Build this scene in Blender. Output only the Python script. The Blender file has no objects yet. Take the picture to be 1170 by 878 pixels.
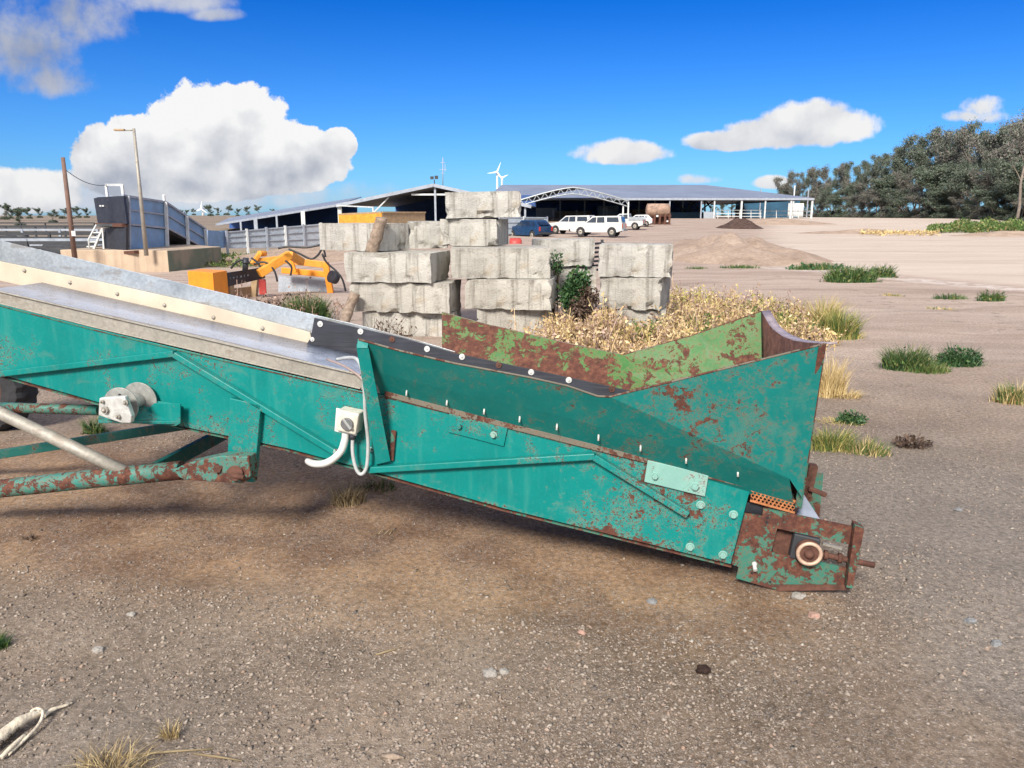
import bpy, math, random
import numpy as np
from mathutils import Vector, Matrix, noise as mnoise
R = math.radians
rng = np.random.default_rng(7)
random.seed(7)
scene = bpy.context.scene
COL = scene.collection

# ------------------------------------------------------------------ surveying the photograph
# the camera is at eye height 1.6 m, 27 mm lens, pitched 12.3 degrees down; these turn sight lines into places
F, CX, CY, EYE = 884.0, 585.0, 439.0, 1.6
PITCH = math.atan(193 / 884)
FWD = Vector((0, math.cos(PITCH), -math.sin(PITCH)))
UPV = Vector((0, math.sin(PITCH), math.cos(PITCH)))
CAM = Vector((0, 0, EYE))
def ray(x, y): return Vector((1, 0, 0)) * ((x - CX) / F) + UPV * ((CY - y) / F) + FWD
def zat(y, Y): return EYE + Y * math.tan(math.atan((CY - y) / F) - PITCH)
def at(x, y, Y):
    d = ray(x, y); return CAM + d * (Y / d.y)
def xat(x, Y, z): return (x - CX) / F * (Y * math.cos(PITCH) - (z - EYE) * math.sin(PITCH))
def gnd(x, y, z=0.0):
    d = ray(x, y); return CAM + d * ((z - EYE) / d.z)
def sst(a, b, x):
    t = np.clip((x - a) / (b - a), 0, 1); return t * t * (3 - 2 * t)
def terrain(x, y):
    x = np.asarray(x, float); y = np.asarray(y, float)
    r = 1.1 * sst(52, 122, y) * sst(-22, 2, x)
    d = -0.32 * sst(-4.5, -9, x) * sst(13, 25, y)
    return r + d
def tz(x, y): return float(terrain(x, y))

# ------------------------------------------------------------------ object helpers
ORIGIN = {}
def link(o, parent=None):
    COL.objects.link(o)
    if parent is not None: o.parent = parent
    return o
def tag(o, label=None, cat=None, group=None, kind=None):
    if label: o['label'] = label
    if cat: o['category'] = cat
    if group: o['group'] = group
    if kind: o['kind'] = kind
    return o
def thing(name, label, cat, loc, group=None):
    o = bpy.data.objects.new(name, None); link(o)
    o.empty_display_size = 0.2
    o.location = loc; ORIGIN[o.name] = Vector(loc)
    return tag(o, label, cat, group)
def np_mesh(name, V, faces, mats, parent=None, origin=None, smooth=False, midx=None):
    """V (n,3) world coordinates; faces: an (m,k) array or list of such arrays"""
    if not isinstance(faces, list): faces = [faces]
    faces = [np.asarray(f, np.int32) for f in faces if len(f)]
    if parent is not None: org = ORIGIN[parent.name]
    else: org = Vector(origin) if origin is not None else Vector((0, 0, 0))
    V = np.asarray(V, np.float32) - np.array(org, np.float32)
    me = bpy.data.meshes.new(name)
    me.vertices.add(len(V)); me.vertices.foreach_set('co', V.ravel())
    nl = sum(f.size for f in faces); npoly = sum(len(f) for f in faces)
    me.loops.add(nl); me.loops.foreach_set('vertex_index', np.concatenate([f.ravel() for f in faces]))
    me.polygons.add(npoly)
    tot = np.concatenate([np.full(len(f), f.shape[1], np.int32) for f in faces])
    st = np.concatenate([[0], np.cumsum(tot)[:-1]]).astype(np.int32)
    me.polygons.foreach_set('loop_start', st)
    if midx is not None: me.polygons.foreach_set('material_index', np.asarray(midx, np.int32))
    me.update(calc_edges=True); me.validate()
    if smooth: me.polygons.foreach_set('use_smooth', np.ones(npoly, bool))
    for m in (mats if isinstance(mats, (list, tuple)) else [mats]): me.materials.append(m)
    o = bpy.data.objects.new(name, me); link(o, parent)
    if parent is None: o.location = org
    ORIGIN[o.name] = org
    return o
class MB:
    """collects shapes in world coordinates and links them as one mesh object"""
    def __init__(s): s.v = []; s.f = []; s.sm = []
    def add(s, vs, fs, smooth=False):
        b = len(s.v); s.v += [tuple(v) for v in vs]
        for f in fs: s.f.append([i + b for i in f]); s.sm.append(smooth)
        return s
    def hexa(s, p):   # p[0:4] bottom ring, p[4:8] top ring
        return s.add(p, [(3, 2, 1, 0), (4, 5, 6, 7), (0, 1, 5, 4), (1, 2, 6, 5), (2, 3, 7, 6), (3, 0, 4, 7)])
    def box(s, c, size, rz=0.0, M=None):
        hx, hy, hz = [k / 2 for k in size]
        p = [Vector(q) for q in ((-hx, -hy, -hz), (hx, -hy, -hz), (hx, hy, -hz), (-hx, hy, -hz), (-hx, -hy, hz), (hx, -hy, hz), (hx, hy, hz), (-hx, hy, hz))]
        m = M if M is not None else Matrix.Rotation(rz, 3, 'Z')
        return s.hexa([m @ q + Vector(c) for q in p])
    def prism(s, pts, ext):
        n = len(pts); e = Vector(ext)
        a = [Vector(p) for p in pts]; b = [p + e for p in a]
        fs = [tuple(range(n)), tuple(range(2 * n - 1, n - 1, -1))]
        fs += [(i, i + n, (i + 1) % n + n, (i + 1) % n) for i in range(n)]
        return s.add(a + b, fs)
    def tube(s, pts, r, n=10, caps=True):
        pts = [Vector(p) for p in pts]; k = len(pts)
        rs = r if isinstance(r, (list, tuple)) else [r] * k
        vs = []; u = None
        for i in range(k):
            t = (pts[min(i + 1, k - 1)] - pts[max(i - 1, 0)]).normalized()
            if u is None:
                u = t.cross(Vector((0, 0, 1)))
                if u.length < 1e-3: u = t.cross(Vector((0, 1, 0)))
            else: u = u - t * u.dot(t)
            u.normalize(); w = t.cross(u)
            for j in range(n):
                a = 2 * math.pi * j / n
                vs.append(pts[i] + (u * math.cos(a) + w * math.sin(a)) * rs[i])
        fs = [(i * n + j, i * n + (j + 1) % n, (i + 1) * n + (j + 1) % n, (i + 1) * n + j) for i in range(k - 1) for j in range(n)]
        s.add(vs, fs, True)
        if caps:
            b = len(s.v) - len(vs)
            s.f.append([b + j for j in range(n)][::-1]); s.sm.append(False)
            s.f.append([b + (k - 1) * n + j for j in range(n)]); s.sm.append(False)
        return s
    def cyl(s, p0, p1, r, n=16): return s.tube([p0, p1], r, n)
    def dome(s, c, axis, r, h, n=12):
        c = Vector(c); ax = Vector(axis).normalized()
        return s.tube([c, c + ax * h * .55, c + ax * h * .88, c + ax * h], [r, r * .85, r * .5, r * .08], n)
    def bar(s, p0, p1, wid, hei, up=(0, 0, 1)):
        p0 = Vector(p0); p1 = Vector(p1); t = (p1 - p0).normalized()
        x = t.cross(Vector(up)).normalized(); z = x.cross(t)
        q = [-x * wid / 2 - z * hei / 2, x * wid / 2 - z * hei / 2, x * wid / 2 + z * hei / 2, -x * wid / 2 + z * hei / 2]
        return s.hexa([p0 + k for k in q] + [p1 + k for k in q])
    def build(s, name, mat, parent=None, origin=None, bevel=0, seg=2):
        if parent is not None: org = ORIGIN[parent.name]
        else: org = Vector(origin) if origin is not None else Vector((0, 0, 0))
        me = bpy.data.meshes.new(name)
        me.from_pydata([tuple(Vector(v) - org) for v in s.v], [], s.f); me.update()
        me.polygons.foreach_set('use_smooth', s.sm)
        for m in (mat if isinstance(mat, (list, tuple)) else [mat]): me.materials.append(m)
        import bmesh
        bm = bmesh.new(); bm.from_mesh(me); bmesh.ops.recalc_face_normals(bm, faces=bm.faces); bm.to_mesh(me); bm.free()
        o = bpy.data.objects.new(name, me); link(o, parent)
        if parent is None: o.location = org
        ORIGIN[o.name] = org
        if bevel:
            b = o.modifiers.new('bevel', 'BEVEL'); b.width = bevel; b.segments = seg; b.limit_method = 'ANGLE'; b.angle_limit = R(40)
        return o
def copy_tree(o, parent=None, first=True):
    c = o.copy(); COL.objects.link(c)
    if parent is not None: c.parent = parent
    for ch in list(o.children): copy_tree(ch, c, False)
    return c

# ------------------------------------------------------------------ node helpers
class G:
    def __init__(s, t): s.t = t
    def node(s, ty, ins=None, **props):
        n = s.t.nodes.new(ty)
        for k, v in props.items(): setattr(n, k, v)
        for k, v in (ins or {}).items(): s.set(n.inputs[k], v)
        return n
    def set(s, sock, v):
        if isinstance(v, bpy.types.NodeSocket): s.t.links.new(v, sock)
        elif sock.type == 'RGBA' and not isinstance(v, (int, float)): sock.default_value = (v[0], v[1], v[2], 1)
        elif sock.type == 'RGBA': sock.default_value = (v, v, v, 1)
        else: sock.default_value = v
    def pos(s): return s.node('ShaderNodeNewGeometry').outputs['Position']
    def obj(s): return s.node('ShaderNodeTexCoord').outputs['Object']
    def island(s): return s.node('ShaderNodeNewGeometry').outputs['Random Per Island']
    def attr(s, n): return s.node('ShaderNodeAttribute', attribute_name=n).outputs['Fac']
    def scale(s, v, xyz): return s.node('ShaderNodeVectorMath', {0: v, 1: xyz}, operation='MULTIPLY').outputs[0]
    def vadd(s, v, w): return s.node('ShaderNodeVectorMath', {0: v, 1: w}, operation='ADD').outputs[0]
    def dot(s, v, w): return s.node('ShaderNodeVectorMath', {0: v, 1: w}, operation='DOT_PRODUCT').outputs['Value']
    def noise(s, v, sc, det=4, ro=.55, dist=0): return s.node('ShaderNodeTexNoise', {'Vector': v, 'Scale': sc, 'Detail': det, 'Roughness': ro, 'Distortion': dist}).outputs[0]
    def noise2(s, v, sc, det=4, ro=.55): return s.node('ShaderNodeTexNoise', {'Vector': v, 'Scale': sc, 'Detail': det, 'Roughness': ro}, noise_dimensions='2D').outputs[0]
    def vor2(s, v, sc): 
        n = s.node('ShaderNodeTexVoronoi', {'Vector': v, 'Scale': sc}, voronoi_dimensions='2D'); return n.outputs['Distance'], n.outputs['Color']
    def vor(s, v, sc, feat='F1', rnd=1, out='Distance'): return s.node('ShaderNodeTexVoronoi', {'Vector': v, 'Scale': sc, 'Randomness': rnd}, feature=feat).outputs[out]
    def m(s, op, a, b=0.0, c=0.0, clamp=False): return s.node('ShaderNodeMath', {0: a, 1: b, 2: c}, operation=op, use_clamp=clamp).outputs[0]
    def step(s, x, a, b, lo=0, hi=1): return s.node('ShaderNodeMapRange', {'Value': x, 'From Min': a, 'From Max': b, 'To Min': lo, 'To Max': hi}, interpolation_type='SMOOTHSTEP').outputs[0]
    def lin(s, x, a, b, lo=0, hi=1): return s.node('ShaderNodeMapRange', {'Value': x, 'From Min': a, 'From Max': b, 'To Min': lo, 'To Max': hi}).outputs[0]
    def ramp(s, f, stops, interp='LINEAR'):
        n = s.node('ShaderNodeValToRGB', {0: f}); cr = n.color_ramp; cr.interpolation = interp
        while len(cr.elements) < len(stops): cr.elements.new(0.5)
        for e, (p, c) in zip(cr.elements, stops):
            e.position = p; e.color = (c[0], c[1], c[2], 1) if not isinstance(c, (int, float)) else (c, c, c, 1)
        return n.outputs[0]
    def mix(s, f, a, b, blend='MIX'): return s.node('ShaderNodeMix', {0: f, 6: a, 7: b}, data_type='RGBA', blend_type=blend).outputs[2]
    def sepx(s, v, i): return s.node('ShaderNodeSeparateXYZ', {0: v}).outputs[i]
    def bump(s, h, st, d, nrm=None):
        ins = {'Height': h, 'Strength': st, 'Distance': d}
        if nrm is not None: ins['Normal'] = nrm
        return s.node('ShaderNodeBump', ins).outputs[0]
def material(name, fn):
    m = bpy.data.materials.new(name); m.use_nodes = True
    t = m.node_tree; b = t.nodes['Principled BSDF']; g = G(t)
    for k, v in fn(g).items(): g.set(b.inputs[k], v)
    return m
def plain(name, col, rough=.6, metal=0, var=.25, sc=8, spec=.5, bump=0.0):
    def fn(g):
        p = g.obj(); n = g.noise(p, sc, 6, .65)
        c = g.mix(1, col, g.ramp(n, [(.3, 1 - var), (.7, 1 + var)]), 'MULTIPLY')
        d = {'Base Color': c, 'Roughness': g.lin(n, .3, .7, rough - .08, rough + .08), 'Metallic': metal, 'Specular IOR Level': spec}
        if bump: d['Normal'] = g.bump(g.noise(p, sc * 6, 4), .5, bump)
        return d
    return material(name, fn)
M = {}
RUST1, RUST2, RUST3 = (.105, .040, .027), (.20, .085, .05), (.05, .022, .018)
def paint(name, col, worn, rust=.5, speck=.5, rough=.42, grad=None, seed=0.0, edge=None):
    """painted steel: fading, chips down to pale primer and rust, rust blooms; grad adds rust along a direction (vec, from, to)"""
    def fn(g):
        p = g.vadd(g.pos(), (seed, seed * 1.7, seed * .3))
        big = g.noise(p, 2.2, 5, .6, .4); mid = g.noise(p, 15, 6, .72, .5); fine = g.noise(p, 70, 5, .72)
        streak = g.noise(g.scale(p, (22, 22, 2.2)), 1, 4, .6)
        c = g.mix(1, col, g.ramp(big, [(.3, .84), (.7, 1.12)]), 'MULTIPLY')
        c = g.mix(g.step(streak, .5, .75, 0, .22), c, worn)
        c = g.mix(g.step(fine, .55, .8, 0, .28), c, worn)
        c = g.mix(g.step(g.noise(p, 5, 5, .7, 1.0), .54, .72, 0, .35), c, (.16, .20, .15))
        amt = g.m('ADD', mid, g.m('MULTIPLY', g.m('SUBTRACT', big, .5), .85))
        dust = g.m('MULTIPLY', g.step(big, .45, .7), g.step(fine, .35, .7)); c = g.mix(g.m('MULTIPLY', dust, .16), c, (.25, .20, .14))
        if grad:
            gr = g.lin(g.dot(g.pos(), grad[0]), grad[1], grad[2], -.09, .10)
            amt = g.m('ADD', amt, gr)
        if edge:
            ev = g.m('ADD', g.dot(g.pos(), edge[0]), g.m('MULTIPLY', g.m('SUBTRACT', mid, .5), .05))
            eb = g.m('MAXIMUM', g.step(ev, edge[1] + .035, edge[1] - .005), g.step(ev, edge[2] - .03, edge[2] + .01))
            amt = g.m('ADD', amt, g.m('MULTIPLY', eb, .13))
        th = .735 - .24 * rust
        wornm = g.m('MULTIPLY', g.step(amt, th - .15, th - .03), g.step(fine, .36, .55))
        c = g.mix(g.m('MULTIPLY', wornm, .62), c, g.mix(g.step(fine, .4, .7), worn, RUST2))
        rc = g.ramp(g.noise(p, 34, 6, .7), [(.3, RUST3), (.5, RUST1), (.72, RUST2)])
        rm = g.step(g.m('ADD', amt, g.m('MULTIPLY', g.m('SUBTRACT', fine, .5), .35)), th + .01, th + .05)
        # pin holes and chips, clustered
        sp = g.m('MULTIPLY', g.step(g.noise(p, 130, 3, .6), .56, .62), g.step(g.m('ADD', big, g.m('MULTIPLY', g.m('SUBTRACT', amt, .5), .6)), .47, .56))
        sp = g.m('MULTIPLY', sp, speck, clamp=True)
        rm = g.m('MAXIMUM', rm, sp)
        c = g.mix(rm, c, rc)
        h = g.m('SUBTRACT', g.m('MULTIPLY', g.noise(p, 3.5, 2), 1.0), g.m('MULTIPLY', rm, .12))
        n = g.bump(g.m('ADD', g.m('MULTIPLY', fine, .05), h), .55, .012)
        return {'Base Color': c, 'Roughness': g.mix(rm, g.lin(fine, .3, .7, rough - .06, rough + .1), .85), 'Normal': n, 'Specular IOR Level': .30}
    return material(name, fn)
EXPO = 0.76
# ------------------------------------------------------------------ the conveyor's own frame: A on the ground under the tail, h along it, w across it (away from the camera)
A = gnd(888, 674)
B_ = CAM + ray(0, 428) * 3.92
hV = Vector((A.x - B_.x, A.y - B_.y, 0)).normalized()
wV = Vector((-hV.y, hV.x, 0))
def WP(x, y, o=0.0):
    d = ray(x, y); t = ((A - CAM).dot(wV) + o) / d.dot(wV); return CAM + d * t

sa_, sb_ = WP(505, 400.5, .70), WP(800, 468, .70); sdir = (sb_ - sa_).normalized()
seam_n = (Vector((0, 0, 1)) - sdir * sdir.z).normalized(); seam_v = sa_.dot(seam_n)
wl, wr = WP(0, 428, 0), WP(835, 645, 0); wd_ = (wr - wl).normalized()
web_n = (Vector((0, 0, 1)) - wd_ * wd_.z).normalized(); web_lo = wl.dot(web_n); web_hi = WP(640, 503, 0).dot(web_n)
# ------------------------------------------------------------------ materials
TEAL = (.002, .205, .185); TWORN = (.10, .30, .235)
M['teal'] = paint('teal_paint', TEAL, TWORN, .34, .95, .38, (tuple(hV), -1.6, 1.2), 0.0, (tuple(web_n), web_lo, web_hi))
M['teal_hopper'] = paint('teal_paint_hopper', (.005, .175, .158), (.05, .19, .15), .42, .35, .42, (tuple(hV), -1.2, .9), 3.1)
M['green_inside'] = paint('green_paint_scuffed', (.045, .165, .042), (.15, .19, .07), 1.06, .6, .55, (tuple(seam_n), seam_v + .36, seam_v + .0), 7.7)
M['rusty_lip'] = paint('rusty_edge', (.16, .14, .11), (.20, .19, .14), 1.02, .9, .7, None, 1.3)
M['rusty_teal'] = paint('rusty_teal_paint', (.03, .17, .125), (.09, .17, .11), 1.10, .7, .65, None, 5.9)
M['drawbar'] = paint('drawbar_paint', (.03, .21, .17), (.16, .20, .16), 1.16, .5, .5, None, 9.2)
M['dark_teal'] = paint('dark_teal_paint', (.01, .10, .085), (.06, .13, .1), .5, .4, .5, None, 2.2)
M['rust'] = plain('bare_rust', (.11, .05, .035), .85, 0, .5, 25, .3, .004)
def galv(name, col, rough, metal=.55):
    def fn(g):
        p = g.pos()
        sp = g.vor(p, 75, out='Color'); n = g.noise(p, 4, 6, .65, .5); st = g.noise(g.scale(p, (3, 3, 40)), 1, 4)
        c = g.mix(1, col, g.ramp(n, [(.25, .74), (.75, 1.2)]), 'MULTIPLY')
        c = g.mix(.22, c, g.mix(1, c, g.lin(g.sepx(sp, 0), 0, 1, .5, 1.5), 'MULTIPLY'))
        c = g.mix(g.step(g.m('ADD', n, g.m('MULTIPLY', st, .3)), .72, .82, 0, .5), c, (.20, .15, .11))
        return {'Base Color': c, 'Roughness': g.lin(n, .3, .7, rough - .1, rough + .12), 'Metallic': metal, 'Normal': g.bump(g.noise(p, 6, 3), .4, .006)}
    return material(name, fn)
M['galv'] = galv('galvanised_steel', (.42, .45, .47), .42)
M['galv_dull'] = galv('dull_galvanised_steel', (.36, .33, .28), .55, .3)
M['galv_wall'] = galv('weathered_galvanised_sheet', (.38, .42, .47), .5, .15)
M['lip'] = plain('bare_worn_lip', (.34, .28, .29), .5, .1, .25, 20)
M['belt'] = plain('worn_conveyor_belt', (.30, .34, .43), .30, 0, .2, 14, .7)
def skirt(g):
    p = g.pos(); n = g.noise(p, 5, 5); f = g.noise(p, 60, 4, .7)
    c = g.mix(1, (.60, .50, .38), g.ramp(n, [(.3, .82), (.7, 1.1)]), 'MULTIPLY')
    c = g.mix(g.step(f, .6, .75, 0, .35), c, (.30, .22, .15))
    return {'Base Color': c, 'Roughness': .6}
M['skirt'] = material('cream_rubber', skirt)
def rubber(g):
    p = g.pos(); n = g.noise(p, 6, 5); s = g.noise(g.scale(p, (4, 4, 60)), 1, 3)
    c = g.mix(1, (.022, .023, .030), g.ramp(n, [(.3, .7), (.7, 1.5)]), 'MULTIPLY')
    c = g.mix(g.step(s, .55, .75, 0, .35), c, (.08, .08, .09))
    return {'Base Color': c, 'Roughness': .55, 'Normal': g.bump(s, .4, .004)}
M['rubber'] = material('black_rubber', rubber)
M['washer'] = plain('zinc_washer', (.62, .60, .55), .45, .3, .3, 60)
M['bolt'] = paint('painted_bolt', (.12, .42, .34), (.40, .45, .38), .25, .6, .35, None, 4.4)
M['plate_pale'] = paint('pale_worn_plate', (.22, .42, .36), (.42, .47, .44), .30, .7, .45, None, 8.1)
M['white_plastic'] = plain('aged_white_plastic', (.62, .58, .48), .45, 0, .18, 30)
M['conduit'] = plain('white_conduit', (.66, .66, .63), .35, 0, .12, 20)
M['cable'] = plain('grey_cable', (.42, .43, .42), .45, 0, .15, 30)
M['knob'] = plain('grey_knob', (.13, .13, .13), .4)
M['flange'] = plain('grey_cast_flange', (.30, .30, .275), .5, .2, .3, 30)
M['zinc'] = plain('zinc_casting', (.60, .59, .55), .42, .35, .25, 30)
M['tyre'] = plain('old_tyre', (.028, .028, .03), .85, 0, .5, 12)
M['bluegrey_plate'] = plain('blue_grey_guard', (.33, .37, .46), .4, .2, .2, 8)
def concrete(g):
    p = g.obj(); big = g.noise(p, 1.6, 5, .6, .3); mid = g.noise(p, 7, 6, .65); f = g.noise(p, 45, 5, .7)
    st = g.noise(g.scale(p, (13, 13, 1.0)), 1, 4, .6)
    rnd = g.node('ShaderNodeObjectInfo').outputs['Random']
    base = g.mix(rnd, (.46, .43, .375), (.52, .50, .455))
    c = g.mix(1, base, g.ramp(big, [(.30, .70), (.5, .97), (.72, 1.12)]), 'MULTIPLY')
    c = g.mix(g.step(st, .47, .68, 0, .6), c, (.16, .145, .12))
    c = g.mix(g.step(mid, .53, .70, 0, .5), c, (.17, .15, .115))
    c = g.mix(g.step(g.noise(p, 3.3, 4), .58, .7, 0, .35), c, (.42, .33, .22))
    pit = g.step(f, .64, .7); c = g.mix(g.m('MULTIPLY', pit, .5), c, (.10, .095, .085))
    h = g.m('ADD', g.m('MULTIPLY', mid, .6), g.m('SUBTRACT', g.m('MULTIPLY', f, .35), g.m('MULTIPLY', pit, .3)))
    return {'Base Color': c, 'Roughness': .92, 'Normal': g.bump(h, 1.0, .05), 'Specular IOR Level': .2}
M['concrete'] = material('weathered_concrete', concrete)
M['wood'] = plain('weathered_timber', (.27, .205, .155), .85, 0, .45, 18, .2, .01)
M['yellow'] = plain('yellow_machine_paint', (.72, .30, .035), .5, 0, .25, 5)
M['orange'] = plain('orange_machine_paint', (.80, .27, .015), .5, 0, .15, 5)
M['tan_side'] = plain('dusty_yellow_paint', (.36, .25, .14), .6, 0, .25, 6)
M['blackpaint'] = plain('black_steel', (.022, .024, .03), .5, 0, .4, 8)
M['hose'] = plain('hydraulic_hose', (.02, .02, .022), .45)
M['red'] = plain('faded_red_paint', (.42, .05, .04), .5, 0, .3, 6)
M['blue_sheet'] = plain('blue_grey_sheet_steel', (.19, .33, .51), .5, 0, .25, 1.3)
M['shade_blue_wall'] = plain('shade_blue_interior', (.035, .09, .27), .6, 0, .4, .5)  # blue of the shaded shed interiors put into the wall colour
M['blue_wall'] = plain('dark_blue_cladding', (.015, .07, .125), .6, 0, .4, .5)
M['steel'] = plain('grey_structural_steel', (.33, .36, .41), .5, .15, .2, 3)
M['white_post'] = plain('pale_post', (.62, .63, .62), .55, 0, .2, 3)
M['dark_steel'] = plain('dark_steel', (.035, .037, .042), .6, 0, .3, 4)
def roofm(g):
    p = g.pos(); w = g.node('ShaderNodeTexWave', {'Vector': p, 'Scale': 1.2}, bands_direction='X').outputs[1]
    n = g.noise(p, .25, 5)
    c = g.mix(1, (.27, .295, .33), g.ramp(n, [(.3, .85), (.7, 1.12)]), 'MULTIPLY')
    return {'Base Color': c, 'Roughness': .45, 'Metallic': .2, 'Normal': g.bump(w, .3, .05)}
M['roof'] = material('corrugated_roof', roofm)
M['ute_white'] = plain('white_car_paint', (.56, .555, .53), .3, 0, .12, 2)
M['car_blue'] = plain('dark_blue_car_paint', (.012, .04, .10), .25, 0, .2, 2)
M['glass'] = plain('dark_car_glass', (.02, .03, .045), .08, 0, .2, 2, .8)
M['taillight'] = plain('tail_light', (.45, .03, .02), .3)
M['turbine'] = plain('turbine_white', (.85, .86, .87), .4, 0, .05, .05)
M['tank_rust'] = plain('rusty_tank_sheet', (.33, .22, .16), .8, 0, .5, 2.5)
M['bone'] = plain('bleached_bone', (.60, .52, .40), .7, 0, .35, 14, .3, .01)
M['dirt_clod'] = plain('dark_soil_clod', (.035, .022, .018), .95, 0, .4, 40, .1)
def leafmat(name, stops, rough=.6, trans=.0, spec=.3):
    def fn(g):
        r = g.island()
        c = g.ramp(r, stops)
        d = {'Base Color': c, 'Roughness': rough, 'Specular IOR Level': spec}
        return d
    return material(name, fn)
M['grass_green'] = leafmat('green_grass', [(0, (.045, .095, .02)), (.5, (.085, .15, .035)), (.8, (.16, .20, .06)), (1, (.34, .27, .12))])
M['grass_dark'] = leafmat('dark_green_weed', [(0, (.018, .055, .022)), (.6, (.04, .10, .035)), (1, (.09, .15, .05))])
M['grass_straw'] = leafmat('straw_grass', [(0, (.36, .25, .10)), (.5, (.55, .40, .18)), (1, (.66, .53, .28))])
M['grass_yellow'] = leafmat('yellow_green_grass', [(0, (.22, .23, .06)), (.5, (.42, .36, .11)), (1, (.60, .48, .18))])
M['weed_dry'] = leafmat('dry_weed', [(0, (.26, .16, .085)), (.3, (.47, .32, .175)), (.75, (.62, .45, .26)), (1, (.70, .56, .34))])
M['weed_pink'] = leafmat('reddish_dry_weed', [(0, (.17, .10, .07)), (.5, (.34, .22, .17)), (1, (.50, .37, .29))])
M['weed_brown'] = leafmat('brown_dead_stalk', [(0, (.05, .03, .022)), (1, (.15, .10, .07))])
M['straw_dead'] = leafmat('dead_straw', [(0, (.16, .11, .06)), (1, (.36, .28, .16))])
M['gum_leaf'] = leafmat('gum_leaves', [(0, (.095, .118, .092)), (.5, (.140, .162, .125)), (.85, (.19, .205, .16)), (1, (.23, .21, .185))])
M['gum_leaf_dark'] = leafmat('dark_gum_leaves', [(0, (.060, .085, .060)), (.6, (.100, .135, .090)), (1, (.15, .175, .11))])
M['gum_leaf_brown'] = leafmat('brown_gum_leaves', [(0, (.125, .112, .100)), (.6, (.185, .165, .146)), (1, (.24, .205, .18))])
M['bark'] = plain('grey_bark', (.20, .16, .13), .9, 0, .4, 2)
M['bark_pale'] = plain('pale_gum_bark', (.50, .45, .38), .85, 0, .3, 1.5)

# ------------------------------------------------------------------ sun and sky
SUN = Vector((-.27, -.78, .62)).normalized()
sun_el = math.asin(SUN.z); sun_az = math.atan2(SUN.x, SUN.y)
ld = bpy.data.lights.new('sun', 'SUN'); ld.energy = 3.4; ld.angle = R(14.0); ld.color = (1.0, .945, .86)
lo = bpy.data.objects.new('sun', ld); COL.objects.link(lo); lo.rotation_euler = (-SUN).to_track_quat('-Z', 'Y').to_euler()
world = bpy.data.worlds.new('World'); scene.world = world; world.use_nodes = True
wt = world.node_tree; g = G(wt)
sky = g.node('ShaderNodeTexSky', sky_type='NISHITA', sun_disc=False, sun_elevation=sun_el, sun_rotation=sun_az, air_density=1.0, dust_density=.25, ozone_density=2.2).outputs[0]
d = g.node('ShaderNodeTexCoord').outputs['Generated']
dx, dy, dz = g.sepx(d, 0), g.sepx(d, 1), g.sepx(d, 2)
yy = g.m('MAXIMUM', dy, .05)
cu, cv = g.m('DIVIDE', dx, yy), g.m('DIVIDE', dz, yy)
uv = g.node('ShaderNodeCombineXYZ', {0: cu, 1: cv, 2: 0.0}).outputs[0]
def cl(px, py, rx, ry):       # a cloud lobe given by where it stands in the northern sky
    a = ray(px, py); b = ray(px + rx, py); c = ray(px, py - ry)
    return (a.x / a.y, a.z / a.y, abs(b.x / b.y - a.x / a.y), abs(c.z / c.y - a.z / a.y))
def field(vec, lobes):
    u, v = g.sepx(vec, 0), g.sepx(vec, 1); out = None
    for (a, b, ra, rb) in lobes:
        x = g.m('DIVIDE', g.m('SUBTRACT', u, a), ra); y = g.m('DIVIDE', g.m('SUBTRACT', v, b), rb)
        y = g.m('MULTIPLY', y, g.m('ADD', 1.0, g.m('MULTIPLY', g.m('LESS_THAN', y, 0.0), .45)))
        q = g.m('SUBTRACT', 1.0, g.m('ADD', g.m('MULTIPLY', x, x), g.m('MULTIPLY', y, y)))
        out = q if out is None else g.node('ShaderNodeMath', {0: out, 1: q, 2: .25}, operation='SMOOTH_MAX').outputs[0]
    return out
def puff(vec, sc):
    w = g.vadd(vec, g.scale(g.node('ShaderNodeTexNoise', {'Vector': vec, 'Scale': sc * .7, 'Detail': 2}, noise_dimensions='2D').outputs['Color'], (.06, .06, 0)))
    a = g.vor2(w, sc)[0]; b = g.vor2(w, sc * 2.4)[0]; c = g.noise2(vec, sc * 3.0, 5, .62)
    return g.m('ADD', g.m('ADD', g.m('MULTIPLY', g.m('SUBTRACT', .42, a), .8), g.m('MULTIPLY', g.m('SUBTRACT', .42, b), .42)), g.m('MULTIPLY', g.m('SUBTRACT', c, .5), 1.25))
uv2 = g.vadd(uv, (-.010, .020, 0)); N0, N1 = puff(uv, 15), puff(uv2, 15)
def soft(vec, sc):
    w = g.vadd(vec, g.scale(g.node('ShaderNodeTexNoise', {'Vector': vec, 'Scale': sc, 'Detail': 2}, noise_dimensions='2D').outputs['Color'], (.07, .07, 0)))
    n = g.node('ShaderNodeTexVoronoi', {'Vector': w, 'Scale': sc, 'Smoothness': .6}, voronoi_dimensions='2D', feature='SMOOTH_F1').outputs['Distance']
    return g.m('ADD', g.m('MULTIPLY', g.m('SUBTRACT', .42, n), 1.0), g.m('MULTIPLY', g.noise2(vec, sc * 2.2, 3, .5), .55))
S0, S1 = soft(uv, 10), soft(g.vadd(uv, (-.014, .024, 0)), 10)
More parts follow.
